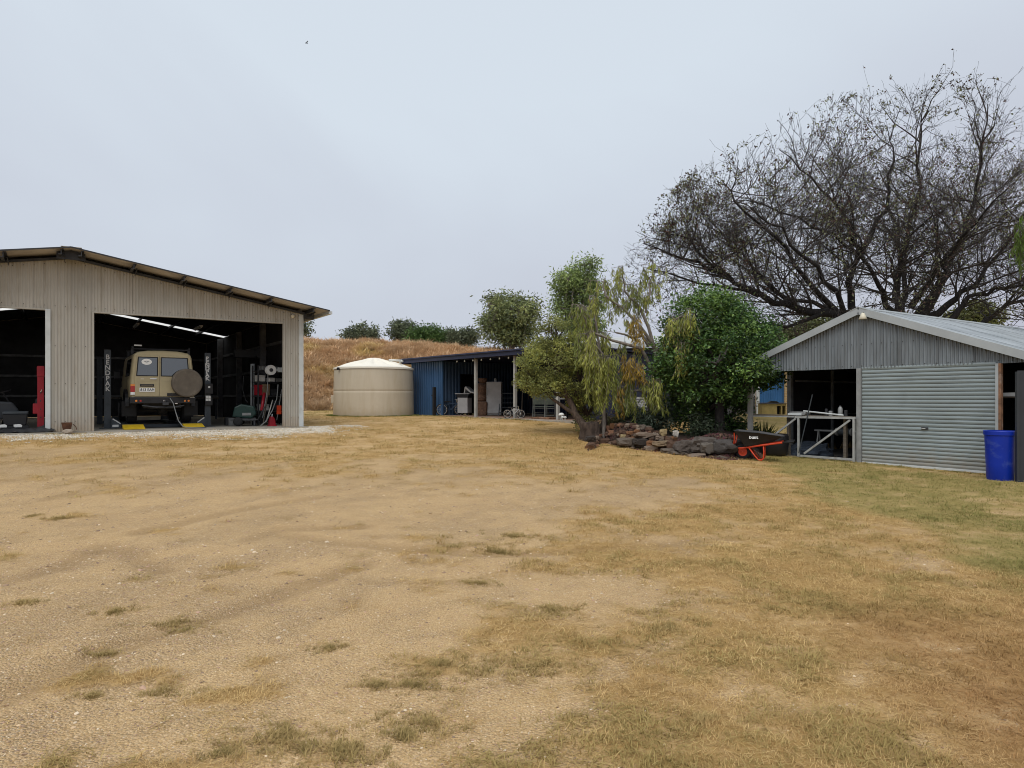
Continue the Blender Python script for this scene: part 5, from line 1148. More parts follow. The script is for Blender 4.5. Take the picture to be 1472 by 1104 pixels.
for wx, r_ in ((-.6, .3), (.35, .2)):
    for sy in (-.42, .42): part('wheel', 'black_rubber', mo, lambda b: b.lathe([(.08, -.08), (r_*.9, -.09), (r_, 0), (r_*.9, .09), (.08, .08)], 22, (wx, sy, r_), 'y'), smooth=True)
# rusty planter by the pier
bx_, by_ = G0(96, 617)
po = empty('rusty_pot', FL.w(FL.px(96, -.3), -.3, .015), FL.a, 'small rusty square pot against the beige pier', 'pot')
part('pot_body', 'pot_rust', po, lambda b: b.lathe([(.12, 0), (.175, .21), (.16, .21), (.11, .03), (.0, .03)], 4), rz=R(45)); part('handle', 'pot_rust', po, lambda b: b.tube([(.13, 0, .17), (.2, 0, .1), (.22, 0, .02)], .012, 6))
def rock(name, parent, loc, s, seed, tint, rz=0, rough=.28, sub=2, tilt=0):
    r_ = random.Random(seed); bm = bmesh.new(); bmesh.ops.create_icosphere(bm, subdivisions=sub, radius=1)
    off = Vector((r_.uniform(0, 90), r_.uniform(0, 90), r_.uniform(0, 90)))
    for v in bm.verts:
        q = mnoise.fractal(v.co*1.1+off, 1, 2, 3); v.co *= 1 + rough*q*1.3 + .10*mnoise.noise(v.co*4+off)
        for ax in range(3): v.co[ax] = max(-.82, min(.82, v.co[ax]))
        v.co *= 1.2
    me = bpy.data.meshes.new(name); bm.to_mesh(me); bm.free(); me.materials.append(M['stone'])
    o = link(bpy.data.objects.new(name, me), parent); o.location = loc; o.scale = s; o.rotation_euler = (tilt, r_.uniform(-.15, .15), rz); o['tint'] = tint
    return o
o = rock('rock', None, FL.w(FL.px(98, -.5), -.52, .0), (.12, .09, .06), 3, (.42, .36, .30)); tag(o, 'pale stone lying in front of the rusty pot', 'rock')
# a bird far off
bw = W(441, 62, 95)
bi = part('bird', 'feather', None, lambda b: (b.lathe([(.01, -.2), (.05, -.1), (.06, .02), (.03, .12), (.01, .17)], 10, (0, 0, 0), 'x'), b.add([(.02, 0, .02), (-.1, 0, .02), (-.06, .34, .16), (0, .5, .12), (.04, .3, .14), (-.06, -.34, .16), (0, -.5, .12), (.04, -.3, .14)], [(0, 1, 2, 3, 4), (0, 7, 6, 5, 1)])), loc=bw, rz=.7)
tag(bi, 'tiny dark bird flying high over the workshop', 'bird')

# ------------------------------------------------------------------ rock garden
FRONT = [(838, 627), (860, 634), (880, 640), (910, 646), (950, 651), (1000, 657), (1040, 661), (1068, 661)]
def front_pt(px, back=0.0, dz=0.0):
    py = float(np.interp(px, [a for a, _ in FRONT], [b for _, b in FRONT])); x, y = G0(px, py)
    y2 = y + back; x2 = (px-736)/F_PX*y2
    return Vector((x2, y2, bed_z(px, back, x2, y2) + dz))
def bed_z(px, back, x, y):
    return g(x, y) + (.40 + .12*math.sin(px*.05))*float(sst(.05, .75, back))*float(sst(836, 880, px))*float(sst(1110, 1050, px)) - .02
rg = empty('rock_garden', (0, 0, 0), 0, 'raised garden bed edged with piled brown and grey stones under the trees', 'rock garden')
b = MB(); nu, nv = 60, 16; vs = []
for i in range(nu+1):
    px = 836 + 276*i/nu
    for j in range(nv+1):
        v = front_pt(px, -.12 + 3.4*(j/nv)**1.4); v.z += .05*mnoise.noise(v*1.7) if j else -.03; vs.append(v)
b.add(vs, [(i*(nv+1)+j, (i+1)*(nv+1)+j, (i+1)*(nv+1)+j+1, i*(nv+1)+j+1) for i in range(nu) for j in range(nv)])
b.build('soil', 'mulch', rg, smooth=True)
BR, OR, GY, DK, PL, YL = (.125, .075, .052), (.24, .12, .06), (.17, .14, .115), (.06, .05, .044), (.27, .21, .165), (.40, .31, .17)  # stone colours, greys darkened to carry shade from the trees
big = [  # px, py(centre), half-width px, half-height px, back, tint
 (866, 635, 14, 6, .1, BR), (849, 630, 8, 5, .05, DK), (888, 637, 9, 6, .12, BR), (903, 634, 17, 6.5, .16, GY), (922, 634, 13, 5.5, .2, DK), (928, 624.5, 18, 4.6, .5, PL),
 (938, 637, 9, 5, .15, OR), (950, 637, 13, 4.5, .15, (.27, .20, .13)), (967, 638, 9, 6, .2, BR), (935, 643, 10, 4, .02, PL), (962, 647, 12, 4, .02, GY), (978, 651, 14, 3, .0, GY), (1000, 654, 13, 3, -.02, PL),
 (984, 641, 17, 10.5, .25, (.12, .10, .088)), (1012, 638, 20, 12, .35, (.13, .112, .1)), (1016, 643, 9, 9, .1, (.17, .15, .13)), (1042, 641, 18, 11, .35, (.10, .092, .088)), (1062, 640, 11, 10, .45, (.08, .075, .072)),
 (953, 621, 5, 5.5, .55, YL), (948, 629, 6, 3.5, .45, PL), (971, 622.5, 3.6, 5.6, .5, (.58, .55, .50)), (898, 627, 7, 4, .35, YL), (906, 622, 6, 3.5, .45, OR), (913, 629, 6, 3, .4, OR)]
for i, (px, py, hw, hh, bk, tn) in enumerate(big):
    p0 = front_pt(px, bk); d_ = p0.y; z_ = CAM_H - (py+1-HORIZON)/F_PX*d_; tn = tuple(c*.8 for c in tn)
    rock('stone', rg, (p0.x, d_, z_), (hw/1000*d_*.95, max(.1, min(.3, hw/1000*d_*.8)), hh/1000*d_*.9), 200+i, tn, rnd.uniform(-.25, .25), .42, 3)
r2 = random.Random(5)
for i in range(130):
    px = r2.uniform(848, 968); bk = r2.uniform(.05, .95); p0 = front_pt(px, bk); s_ = r2.uniform(.04, .10)
    tn = r2.choice([BR, OR, GY, PL, BR, (.30, .16, .10), (.17, .11, .085)]); k_ = r2.uniform(.8, 1.15)
    rock('stone', rg, (p0.x, p0.y, p0.z + s_*.25 + .02), (s_*r2.uniform(.9, 1.4), s_, s_*r2.uniform(.55, .9)), 300+i, tuple(c*k_*.85 for c in tn), r2.uniform(0, 3), .3, 2)
for i in range(30):
    px = r2.uniform(960, 1066); bk = r2.uniform(-.08, .3); p0 = front_pt(px, bk); s_ = r2.uniform(.03, .075); k_ = r2.uniform(.5, 1)
    rock('stone', rg, (p0.x, p0.y, p0.z + s_*.3 + .01), (s_*1.3, s_, s_*.7), 500+i, tuple(c*k_ for c in r2.choice([GY, DK, BR])), r2.uniform(0, 3), .22, 1)
# bark litter
k = 3800; lp = []; 
for i in range(k):
    px = r2.uniform(845, 1095) if i % 3 else r2.gauss(1035, 16); v = front_pt(min(1100, max(840, px)), r2.uniform(-.16, 1.2) if i % 3 else r2.uniform(-.22, .2)); lp.append((v.x, v.y, v.z+.025))
tn = np.array([(.09, .05, .04), (.05, .035, .03), (.14, .085, .06), (.11, .04, .05)])[rng.integers(0, 4, k)]*rng.uniform(.7, 1.3, (k, 1))
s = rng.uniform(.012, .035, k)
scatter('bark_litter', np.array(lp), rng.uniform(0, 6.28, (k, 3)), np.c_[s*1.6, s*.7, s*.5], tn, [pebble_mesh('bark_chip', 900+i) for i in range(3)], 'dark bark and leaf litter along the rock garden edge', 'litter')

# ------------------------------------------------------------------ wheelbarrow
wbx, wby = G0(1070, 661.5)
wbw = empty('wheelbarrow', (wbx, wby+.1, g(wbx, wby)+.01), R(-24), 'black tray wheelbarrow with bright orange red frame', 'wheelbarrow')
tray = [((-.12, .66), (.05, .34)), ((.86, .55), (.62, .42))]
def tray_fn(b):
    top = [(-.16, -.33, .68), (.35, -.37, .645), (.88, -.30, .565), (.88, .30, .565), (.35, .37, .645), (-.16, .33, .68)]
    bot = [(.06, -.20, .30), (.35, -.22, .36), (.66, -.2, .43), (.66, .2, .43), (.35, .22, .36), (.06, .2, .30)]
    ti = [(x*.97+.01, y*.94, z-.004) for x, y, z in top]; bi_ = [(x, y*.93, z+.015) for x, y, z in bot]
    rim = [(x+(-.02 if x < 0 else .02 if x > .5 else 0), y*1.05, z-.012) for x, y, z in top]
    n = 6; fs = []
    for i in range(n):
        j = (i+1) % n; fs += [(i, j, n*3+j, n*3+i)]
    V = top + bot + ti + bi_ + rim; fs = []
    for i in range(n):
        j = (i+1) % n
        fs += [(i, n+i, n+j, j), (2*n+i, 2*n+j, 3*n+j, 3*n+i), (i, j, 2*n+j, 2*n+i), (4*n+i, 4*n+j, j, i)]
    fs += [tuple(range(2*n-1, n-1, -1)), tuple(range(3*n, 4*n))]
    b.add(V, fs)
part('tray', 'black_plastic', wbw, tray_fn, bevel=.008)
for sy in (-1, 1):
    part('frame_rail', 'orange_red', wbw, lambda b: b.tube([(-.30, sy*.10, .235), (.0, sy*.14, .27), (.40, sy*.22, .345), (.86, sy*.27, .425)], .022, 8), smooth=True)
    part('grip', 'black_rubber', wbw, lambda b: b.tube([(.86, sy*.27, .425), (1.10, sy*.29, .445)], .021, 8), smooth=True)
    part('leg', 'orange_red', wbw, lambda b: b.tube([(.14, sy*.17, .29), (.28, sy*.2, .10), (.35, sy*.21, .02), (.42, sy*.21, .012), (.46, sy*.21, .05), (.47, sy*.21, .20), (.46, sy*.21, .35)], .016, 8), smooth=True)
    part('tray_brace', 'orange_red', wbw, lambda b: b.tube([(-.2, sy*.12, .25), (-.155, sy*.26, .5), (-.16, sy*.30, .62)], .014, 6))
part('cross_tie', 'orange_red', wbw, lambda b: (b.tube([(.47, -.21, .2), (.47, .21, .2)], .012, 6), b.tube([(-.3, -.1, .235), (-.3, .1, .235)], .016, 6)))
wh = part('wheel', 'black_rubber', wbw, lambda b: b.lathe([(.09, -.04), (.15, -.045), (.175, -.02), (.178, 0), (.175, .02), (.15, .045), (.09, .04)], 28, (0, 0, .178), 'y'), smooth=True)
part('rim', 'orange_red', wh, lambda b: (b.lathe([(.03, -.05), (.08, -.046), (.098, -.049), (.1, -.03)], 24, (0, 0, .178), 'y'), b.lathe([(.1, .03), (.098, .049), (.08, .046), (.03, .05)], 24, (0, 0, .178), 'y'), b.tube([(0, -.13, .178), (0, .13, .178)], .012, 6)))
text_part('lettering', 'built', .105, 'plate_white', wbw, (.26, -.322, .53), (R(68), 0, R(-3)), .001, bold=.003, sx=1.05)
bg_ = part('rubber_tub', 'black_plastic', None, lambda b: b.lathe([(.26, 0), (.33, .08), (.37, .35), (.36, .5), (.33, .56), (.3, .5)], 24), loc=(*[(lambda p: (p[0], p[1]))(((1112-736)/F_PX*17.6, 17.6))][0], g(6.6, 17.6)), smooth=True); tag(bg_, 'round black rubber tub behind the wheelbarrow', 'tub')

# ------------------------------------------------------------------ house and yard things behind the trees
def at_px(px, d): return ((px-736)/F_PX*d, d)
hs_o = Vector((*at_px(1090, 36), g(*at_px(1090, 36))))
bh_ = empty('brick_house', hs_o, R(-4), 'house corner of yellow brick and blue steel cladding beyond the open garage', 'house')
m, nt, out = new_mat('brickwork'); p = N(nt, 'ShaderNodeBsdfPrincipled'); p.inputs['Roughness'].default_value = .9
co = N(nt, 'ShaderNodeTexCoord').outputs['Object']; rot_ = N(nt, 'ShaderNodeMapping'); rot_.inputs['Rotation'].default_value = (R(90), 0, 0); L(nt, co, rot_.inputs['Vector'])
bt_ = N(nt, 'ShaderNodeTexBrick'); bt_.inputs['Scale'].default_value = 1; bt_.inputs['Brick Width'].default_value = .24; bt_.inputs['Row Height'].default_value = .086; bt_.inputs['Mortar Size'].default_value = .01
bt_.inputs['Color1'].default_value = (.52, .37, .17, 1); bt_.inputs['Color2'].default_value = (.42, .27, .12, 1); bt_.inputs['Mortar'].default_value = (.5, .42, .3, 1)
L(nt, rot_.outputs['Vector'], bt_.inputs['Vector']); L(nt, bt_.outputs['Color'], p.inputs['Base Color']); L(nt, p.outputs['BSDF'], out.inputs['Surface']); M['brickwork'] = m
part('brick_pier', 'brickwork', bh_, lambda b: b.box(1.30, 1.75, -.1, .3, 0, 2.6))
part('brick_wall', 'brickwork', bh_, lambda b: b.box(1.75, 6, 0, .2, 0, 2.6))
corr(.05, 1.30, 0, 2.6, pitch=.176, depth=.016, trap=True, spw=12).build('blue_cladding', 'container_blue', bh_)
part('white_post', 'white_trim', bh_, lambda b: b.box(-.1, .05, -.05, .05, 0, 2.6)); part('pale_wall', 'dull_white', bh_, lambda b: b.box(-4.5, -.1, .1, .2, .9, 2.6)); part('base_wall', 'house_wall', bh_, lambda b: b.box(-4.5, -.1, .105, .205, 0, .898))
part('roof', 'house_roof', bh_, lambda b: b.prism([(-.5, 2.58), (6, 3.6), (6, 3.7), (-.5, 2.68)], 'x', -4.8, 6.4)); part('side_wall', 'house_wall', bh_, lambda b: (b.box(-4.5, -4.4, .25, 6, 0, 2.55), b.box(5.9, 6, .25, 6, 0, 2.55)))
kz = Vector((*at_px(1110, 33), g(*at_px(1110, 33))))
kn = empty('dog_kennel', kz, R(-5), 'yellow timber box kennel with dark opening in front of the blue cladding', 'kennel')
part('kennel_wall', 'kennel_yellow', kn, lambda b: (b.box(-.56, .08, -.3, .35, .02, .60), b.box(.08, .14, -.3, .35, .02, .6), b.box(.32, .38, -.3, .35, .02, .6), b.box(.52, .56, -.3, .35, .02, .6), b.box(.08, .56, -.29, .35, .02, .1), b.box(.08, .56, -.29, .35, .5, .6)))
part('kennel_dark', 'ink', kn, lambda b: b.box(.1, .5, .0, .02, .1, .5)); part('kennel_roof', 'dark_timber', kn, lambda b: b.box(-.6, .6, -.36, .4, .61, .65)); part('roof_clutter', 'black_rubber', kn, lambda b: b.prism([(-.2, .651), (.3, .651), (.2, .72), (-.05, .74)], 'y', -.1, .15), bevel=.02)  # black sheet inside the opening stands in for the shade in the kennel
hz = Vector((*at_px(842, 31), g(*at_px(842, 31))))
gh = empty('grey_house', hz, R(-20), 'low dark grey house with pale roof edge behind the weeping tree', 'house')
part('wall', 'house_wall', gh, lambda b: b.box(-.2, 6.4, 0, .2, 0, 2.95)); part('roof', 'house_roof', gh, lambda b: b.prism([(-.6, 2.97), (4, 3.7), (4, 3.78), (-.6, 3.10)], 'x', -.6, 6.8)); part('fascia', 'white_trim', gh, lambda b: b.box(-.6, 6.8, -.66, -.605, 2.92, 3.09))
for i in range(2): wq = part('window', 'white_trim', gh, lambda b: b.box(.8+2.3*i, 2.0+2.3*i, -.03, -.001, 1.0, 2.1)); part('pane', 'car_glass', wq, lambda b: b.box(.86+2.3*i, 1.94+2.3*i, -.036, -.031, 1.06, 2.04))
part('end_wall', 'house_wall', gh, lambda b: b.box(-.2, 0, .2, 4, 0, 2.9))
bq = Vector((*at_px(912, 25), g(*at_px(912, 25))))
gb = empty('garden_bench', bq, R(-35), 'white slatted garden bench behind the hanging foliage', 'bench')
for i in range(4): part('slat', 'dull_white', gb, lambda b: b.box(-.65, .65, -.24+.13*i, -.14+.13*i, .42, .445)); part('slat', 'dull_white', gb, lambda b: b.box(-.65, .65, .24, .265, .52+.1*i, .60+.1*i))
for sx in (-.58, .58): part('leg', 'dark_steel', gb, lambda b: (b.box(sx-.025, sx+.025, -.24, -.19, 0, .419), b.box(sx-.025, sx+.025, .266, .30, 0, .92)))
for j, (px, d_, w_, h_, mt, lb) in enumerate(((880, 21.6, .5, .2, 'dull_white', 'pale concrete garden block nearest the leaning trunk'), (890, 21.0, .45, .14, 'brick_slab', 'reddish paving block beside the rock garden'), (905, 22, .6, .16, 'foam_grey', 'grey concrete edging block behind the rocks'))):
    x_, y_ = at_px(px, d_); o = part('garden_block', mt, None, lambda b: (b.box(-w_/2, w_/2, -.1, .1, -.05, h_-.03), b.prism([(-w_/2, h_-.029), (w_/2, h_-.029), (w_/2-.02, h_), (-w_/2+.02, h_)], 'y', -.09, .09)), loc=(x_, y_, g(x_, y_)), rz=R(-20), bevel=.012); tag(o, lb, 'block')

# ------------------------------------------------------------------ trees
class Tube:
    def __init__(s): s.v = []; s.f = []
    def add(s, pts, rad, n):
        k = len(pts); base = len(s.v); px_ = None
        for i in range(k):
            a = pts[i-1] if i else pts[0]; c = pts[i+1] if i < k-1 else pts[i]
            d = c - a
            if d.length < 1e-6: d = Vector((0, 0, 1))
            d.normalize()
            x = (px_ - d*px_.dot(d)) if px_ is not None else d.cross(Vector((.31, .17, .93)) if abs(d.z) < .9 else Vector((1, 0, 0)))
            x.normalize(); px_ = x; y = d.cross(x); r = rad[i]; p = pts[i]
            for j in range(n):
                ca, sa = math.cos(6.28318*j/n)*r, math.sin(6.28318*j/n)*r
                s.v.append((p.x+x.x*ca+y.x*sa, p.y+x.y*ca+y.y*sa, p.z+x.z*ca+y.z*sa))
        for i in range(k-1):
            for j in range(n): s.f.append((base+i*n+j, base+i*n+(j+1) % n, base+(i+1)*n+(j+1) % n, base+(i+1)*n+j))
    def build(s, name, m, parent):
        me = bpy.data.meshes.new(name); me.from_pydata(s.v, [], s.f); me.materials.append(M[m])
        me.polygons.foreach_set('use_smooth', np.ones(len(me.polygons), bool))
        return link(bpy.data.objects.new(name, me), parent)
def leaf_mesh(name, C, D, ln, wd, tint, m, parent, fold=.25):
    C = np.asarray(C, float); D = np.asarray(D, float); n = len(C); D /= np.linalg.norm(D, axis=1)[:, None] + 1e-9
    r = rng.normal(size=(n, 3)); S = np.cross(D, r); S /= np.linalg.norm(S, axis=1)[:, None] + 1e-9; U = np.cross(S, D)
    ln = np.broadcast_to(ln, (n,))[:, None]; wd = np.broadcast_to(wd, (n,))[:, None]
    mid = C + D*ln*.45 + U*wd*fold
    V = np.stack([C, mid + S*wd*.5, C + D*ln - U*ln*.12, mid - S*wd*.5], 1).reshape(-1, 3)
    F = np.arange(n*4).reshape(n, 4); T = np.concatenate([F[:, [0, 1, 2]], F[:, [0, 2, 3]]])
    me = bpy.data.meshes.new(name); me.vertices.add(n*4); me.vertices.foreach_set('co', V.astype(np.float32).ravel())
    me.loops.add(T.size); me.loops.foreach_set('vertex_index', T.astype(np.int32).ravel()); me.polygons.add(len(T))
    me.polygons.foreach_set('loop_start', np.arange(0, T.size, 3)); me.polygons.foreach_set('loop_total', np.full(len(T), 3)); me.update()
    color_attr(me, 'tint', np.repeat(tint, 4, 0)); me.materials.append(M[m])
    return link(bpy.data.objects.new(name, me), parent)
def curve_pts(a, b, n, r_, bend=.15, sag=0.0):
    a = Vector(a); b = Vector(b); L_ = (b-a).length; o1 = Vector((r_.uniform(-1, 1), r_.uniform(-1, 1), r_.uniform(-.5, 1)))*L_*bend
    out_ = []
    for i in range(n+1):
        t = i/n; p = a.lerp(b, t) + o1*math.sin(math.pi*t)
        p += Vector((r_.uniform(-1, 1), r_.uniform(-1, 1), r_.uniform(-1, 1)))*L_*.02*(0 < i < n); out_.append(p)
    return out_
def clump_tree(name, label, base, trunk_top, blobs, nclump, nleaf, lsize, pal, bark='bark', rad=.12, clr=.28, seed=1, m='leaf', hang=0.0, shell=.55, asp=.5, lean=None, flat=.75, ball=False, ragged=0):
    """blobs: (cx,cy,cz,rx,ry,rz) crown lobes; clumps of leaves sit through their outer volume, limbs reach each"""
    r_ = random.Random(seed); base = Vector(base); top = Vector(trunk_top)
    t = empty(name, base, 0, label, 'tree'); tb = Tube()
    if ragged:                       # uneven outline: small lobes pushed out of the main ones
        blobs = list(blobs)
        for b in list(blobs):
            for _ in range(ragged):
                v = Vector((r_.gauss(0, 1), r_.gauss(0, 1), r_.gauss(.4, .8))).normalized(); k = r_.uniform(.22, .42)
                blobs.append((b[0]+v.x*b[3], b[1]+v.y*b[4], b[2]+v.z*b[5]*1.05, b[3]*k, b[4]*k, b[5]*k*1.2))
    tr = curve_pts((0, 0, -.15), top-base, 7, r_, .06); tb.add(tr, [rad*(1.25-.75*i/7) for i in range(8)], 10)
    cl = []; w = [b[3]*b[4]*b[5] for b in blobs]
    while len(cl) < nclump:
        b = r_.choices(blobs, w)[0]; v = Vector((r_.gauss(0, 1), r_.gauss(0, 1), r_.gauss(0, 1))).normalized()*(shell + (1-shell)*r_.random())
        p = Vector((b[0]+v.x*b[3], b[1]+v.y*b[4], b[2]+v.z*b[5])); cl.append((p, v))
    C, D, T = [], [], []
    hubs = []
    blobs = list(blobs)
    for b in blobs:
        h = Vector((b[0], b[1], b[2]-b[5]*.25)); pts = curve_pts(tr[r_.randint(4, 7)], h-base, 6, r_, .12); tb.add(pts, [rad*.55*(1-.65*i/6) for i in range(7)], 7); hubs.append(h)
    for p, v in cl:
        h = min(hubs, key=lambda q: (q-p).length)
        pts = curve_pts(h-base, p-base, 4, r_, .15); tb.add(pts, [rad*.2*(1-.8*i/4) for i in range(5)], 4)
        k = r_.choice(range(len(pal))); u = .55 + .85*r_.random()**1.3; cc = clr*r_.uniform(.7, 1.3)
        for i in range(nleaf):
            q = Vector((r_.gauss(0, 1), r_.gauss(0, 1), r_.gauss(0, flat)))*cc*.5
            if ball: q = q.normalized()*cc*r_.uniform(.55, 1.0); q.z *= flat
            C.append(p-base+q); d = Vector((r_.gauss(0, 1), r_.gauss(0, 1), r_.gauss(0, .7)-hang)) + q*2/cc*.4; D.append(d)
            cq = pal[k if r_.random() < .7 else r_.randrange(len(pal))]; z = u*r_.uniform(.75, 1.25); T.append([cq[0]*z, cq[1]*z, cq[2]*z])
    tb.build('trunk', bark, t)
    n = len(C); ln = lsize*rng.uniform(.7, 1.3, n)
    leaf_mesh('crown', [tuple(c) for c in C], [tuple(d) for d in D], ln, ln*asp, np.array(T), m, t)
    return t
def blob(px, py, d, rx, rz, ry=None):                # lobe from photo pixels (radii in pixels) at distance d
    w_ = W(px, py, d); k_ = d/F_PX; return (w_.x, w_.y, w_.z, rx*k_, (ry or (rx+rz)/2)*k_, rz*k_)
def gpt(px, d): x, y = at_px(px, d); return Vector((x, y, g(x, y)))
GUM = [(.22, .265, .11), (.28, .32, .13), (.17, .205, .10), (.33, .36, .15)]
# the big open tree behind the garage
def big_tree():
    r_ = random.Random(21); base = gpt(1290, 26.0); tb = Tube(); lt = Tube()
    t = empty('spreading_tree', base, 0, 'huge dark bare branched tree spreading behind the grey garage', 'tree')
    cen = Vector((17.4, 26, 4.2)); rx, ry, rz = 13.9, 8.4, 9.1
    def inside(p): q = p - cen; return (q.x/rx)**2 + (q.y/ry)**2 + (max(q.z, 0)/rz)**2 < 1 and p.z > 3.0
    C, D, T = [], [], []
    cnt = [0]
    def twig(p, d, L_, r0, lev):
        cnt[0] += 1
        n = 5 if lev < 3 else 4; pts = [p.copy()]; dd = d.copy(); st = L_/n
        for i in range(n):
            dd = dd + Vector((r_.gauss(0, .17), r_.gauss(0, .17), r_.gauss(.035, .13))); dd.normalize()
            q = pts[-1] + dd*st
            if not inside(q) and r_.random() < .7: break
            pts.append(q)
        if len(pts) < 2: return
        k = len(pts)-1; tb.add([q-base for q in pts], [max(.0042, r0*(1-.78*i/n)) for i in range(k+1)], 5 if lev < 2 else 3)
        if lev < 4:
            ch = (0, 5, 4, 2)[lev]
            for j in range(ch):
                f = r_.uniform(.22, 1.0); idx = min(k-1, int(f*k)); pp0 = pts[idx].lerp(pts[idx+1], f*k-idx if f*k-idx < 1 else 1)
                ax = Vector((r_.gauss(0, 1), r_.gauss(0, 1), r_.gauss(.22, .8))).normalized(); nd = (dd*r_.uniform(.55, 1.0) + ax*r_.uniform(.45, .85)).normalized()
                twig(pp0, nd, L_*r_.uniform(.48, .74), max(.006, r0*.5*(1-.4*f)), lev+1)
        if lev >= 3:
            pr = min(1, max(.04, (mnoise.noise(pts[-1]*.7) + .16)*1.4))
            for j in range(6 if lev == 4 else 2):
                if r_.random() < pr:
                    q = pts[r_.randint(1, k)]; C.append(tuple(q-base + Vector((r_.gauss(0, .04), r_.gauss(0, .04), r_.gauss(0, .04))))); D.append((r_.gauss(0, 1), r_.gauss(0, 1), r_.gauss(-.8, .8)))
                    u = r_.random(); z = r_.uniform(.6, 1.3); cc = (.10, .058, .048) if u < .4 else (.20, .21, .11) if u < .92 else (.06, .045, .04); T.append([x*z for x in cc])
    limbs = [([(1275, 560, 26), (1258, 490, 25.8), (1210, 455, 25.3), (1150, 447, 24.8), (1090, 425, 24.2), (1040, 395, 23.8), (985, 368, 23.5), (925, 350, 23.3)], .30),
             ([(1090, 425, 24.2), (1030, 408, 24.4), (970, 395, 24.6), (930, 385, 24.6)], .09), ([(1040, 395, 23.8), (990, 345, 23.6), (950, 325, 23.5)], .08), ([(1180, 452, 25), (1130, 470, 24.3), (1090, 468, 23.9), (1050, 440, 23.6)], .09),
             ([(1150, 447, 24.8), (1100, 400, 25.2), (1050, 350, 25.4), (1000, 315, 25.6)], .12), ([(1210, 455, 25.3), (1160, 400, 24.2), (1110, 340, 23.6), (1060, 285, 23.2), (1030, 260, 23)], .13),
             ([(1262, 500, 25.8), (1228, 455, 25.6), (1222, 405, 25.4), (1236, 362, 25.2), (1215, 310, 25), (1165, 255, 24.8), (1120, 215, 24.6)], .22),
             ([(1285, 560, 26), (1290, 450, 26), (1287, 415, 26.2), (1302, 370, 26.3), (1312, 300, 26.5), (1322, 210, 26.6), (1335, 160, 26.8)], .26),
             ([(1285, 500, 26), (1283, 450, 25.6), (1268, 425, 25.2), (1250, 380, 24.8), (1200, 335, 24.4), (1120, 300, 24), (1050, 290, 23.8)], .17),
             ([(1295, 560, 26), (1322, 455, 25.7), (1352, 405, 25.5), (1368, 372, 25.3), (1392, 320, 25.2), (1410, 230, 25), (1420, 150, 25)], .28),
             ([(1330, 470, 26), (1362, 440, 26.4), (1398, 412, 26.8), (1440, 365, 27.2), (1480, 300, 27.6), (1510, 240, 28)], .19),
             ([(1310, 520, 26), (1372, 455, 26), (1388, 432, 26), (1430, 418, 26), (1490, 408, 26.2), (1570, 370, 26.4)], .18),
             ([(1320, 530, 26), (1420, 462, 26.3), (1448, 438, 26.5), (1500, 425, 26.8), (1590, 410, 27)], .17),
             ([(1290, 480, 26.2), (1300, 420, 27.5), (1290, 330, 29.5), (1270, 250, 31)], .2), ([(1300, 480, 26.2), (1340, 420, 28), (1390, 330, 30), (1420, 240, 31.5)], .2),
             ([(1255, 480, 25.6), (1215, 440, 23.8), (1170, 385, 22.2), (1120, 330, 21.2), (1080, 300, 20.8)], .16), ([(1250, 480, 26), (1190, 445, 27), (1120, 420, 28.2), (1050, 370, 29.2), (990, 340, 29.8)], .16),
             ([(1236, 362, 25.2), (1270, 300, 25.6), (1285, 230, 25.8), (1275, 180, 26)], .12), ([(1310, 440, 25.8), (1350, 380, 24), (1400, 320, 22.5), (1450, 270, 21.6)], .15)]
    for pl, r0 in limbs:
        cp = [W(*q) for q in pl]; pts = []
        for i in range(len(cp)-1):
            for s_ in range(3): pts.append(cp[i].lerp(cp[i+1], s_/3) + (Vector((r_.gauss(0, 1), r_.gauss(0, 1), r_.gauss(0, 1)))*.07 if (i or s_) else Vector()))
        pts.append(cp[-1]); n = len(pts)-1
        lt.add([q-base for q in pts], [r0*.85*(1-.97*(i/n)**.75) + .007 for i in range(n+1)], 8)
        nt_ = max(8, min(26, int(24*(pts[-1]-pts[0]).length/8.5)))
        for j in range(nt_):
            f = .3 + .7*j/(nt_-1)*r_.uniform(.9, 1) ; idx = min(n-1, int(f*n)); p0 = pts[idx]; dl = (pts[idx+1]-p0).normalized()
            ax = Vector((r_.gauss(0, 1), r_.gauss(0, 1), r_.gauss(.30, .75))).normalized(); nd = (dl*r_.uniform(.25, .8) + ax*.9).normalized()
            twig(p0, nd, r_.uniform(1.7, 3.1)*(1.12-.35*f), r0*.2*(1-.6*f) + .007, 1 if f < .9 else 2)
    lt.build('trunk', 'limb_dark', t); tb.build('branches', 'bark_dark', t)
    n = len(C); ln = rng.uniform(.06, .13, n); leaf_mesh('crown', C, D, ln, ln*.5, np.array(T), 'leaf', t)
    print('big tree twigs', cnt[0], 'tris', len(tb.f)*2, 'leaves', n)
big_tree()
# dense round green tree beside the garage
DG = [(.06, .125, .03), (.085, .165, .04), (.04, .09, .026), (.14, .23, .05)]
bz = gpt(1030, 18.8)
clump_tree('dense_green_tree', 'dense dark green leafy tree between the rock garden and the garage', bz, W(1030, 520, 18.8),
    [blob(1015, 470, 18.9, 56, 56, 52), blob(1075, 505, 18.9, 50, 48, 46), blob(975, 515, 18.8, 34, 50, 40), blob(1025, 525, 18.2, 66, 50, 48), blob(1094, 522, 18.7, 30, 36, 30), blob(992, 588, 19.7, 38, 44, 30), blob(1045, 592, 19.6, 36, 42, 30)],
    560, 100, .09, DG, 'bark_dark', .13, .30, 31, 'leaf_gloss', .15, .62, .55, ragged=3)
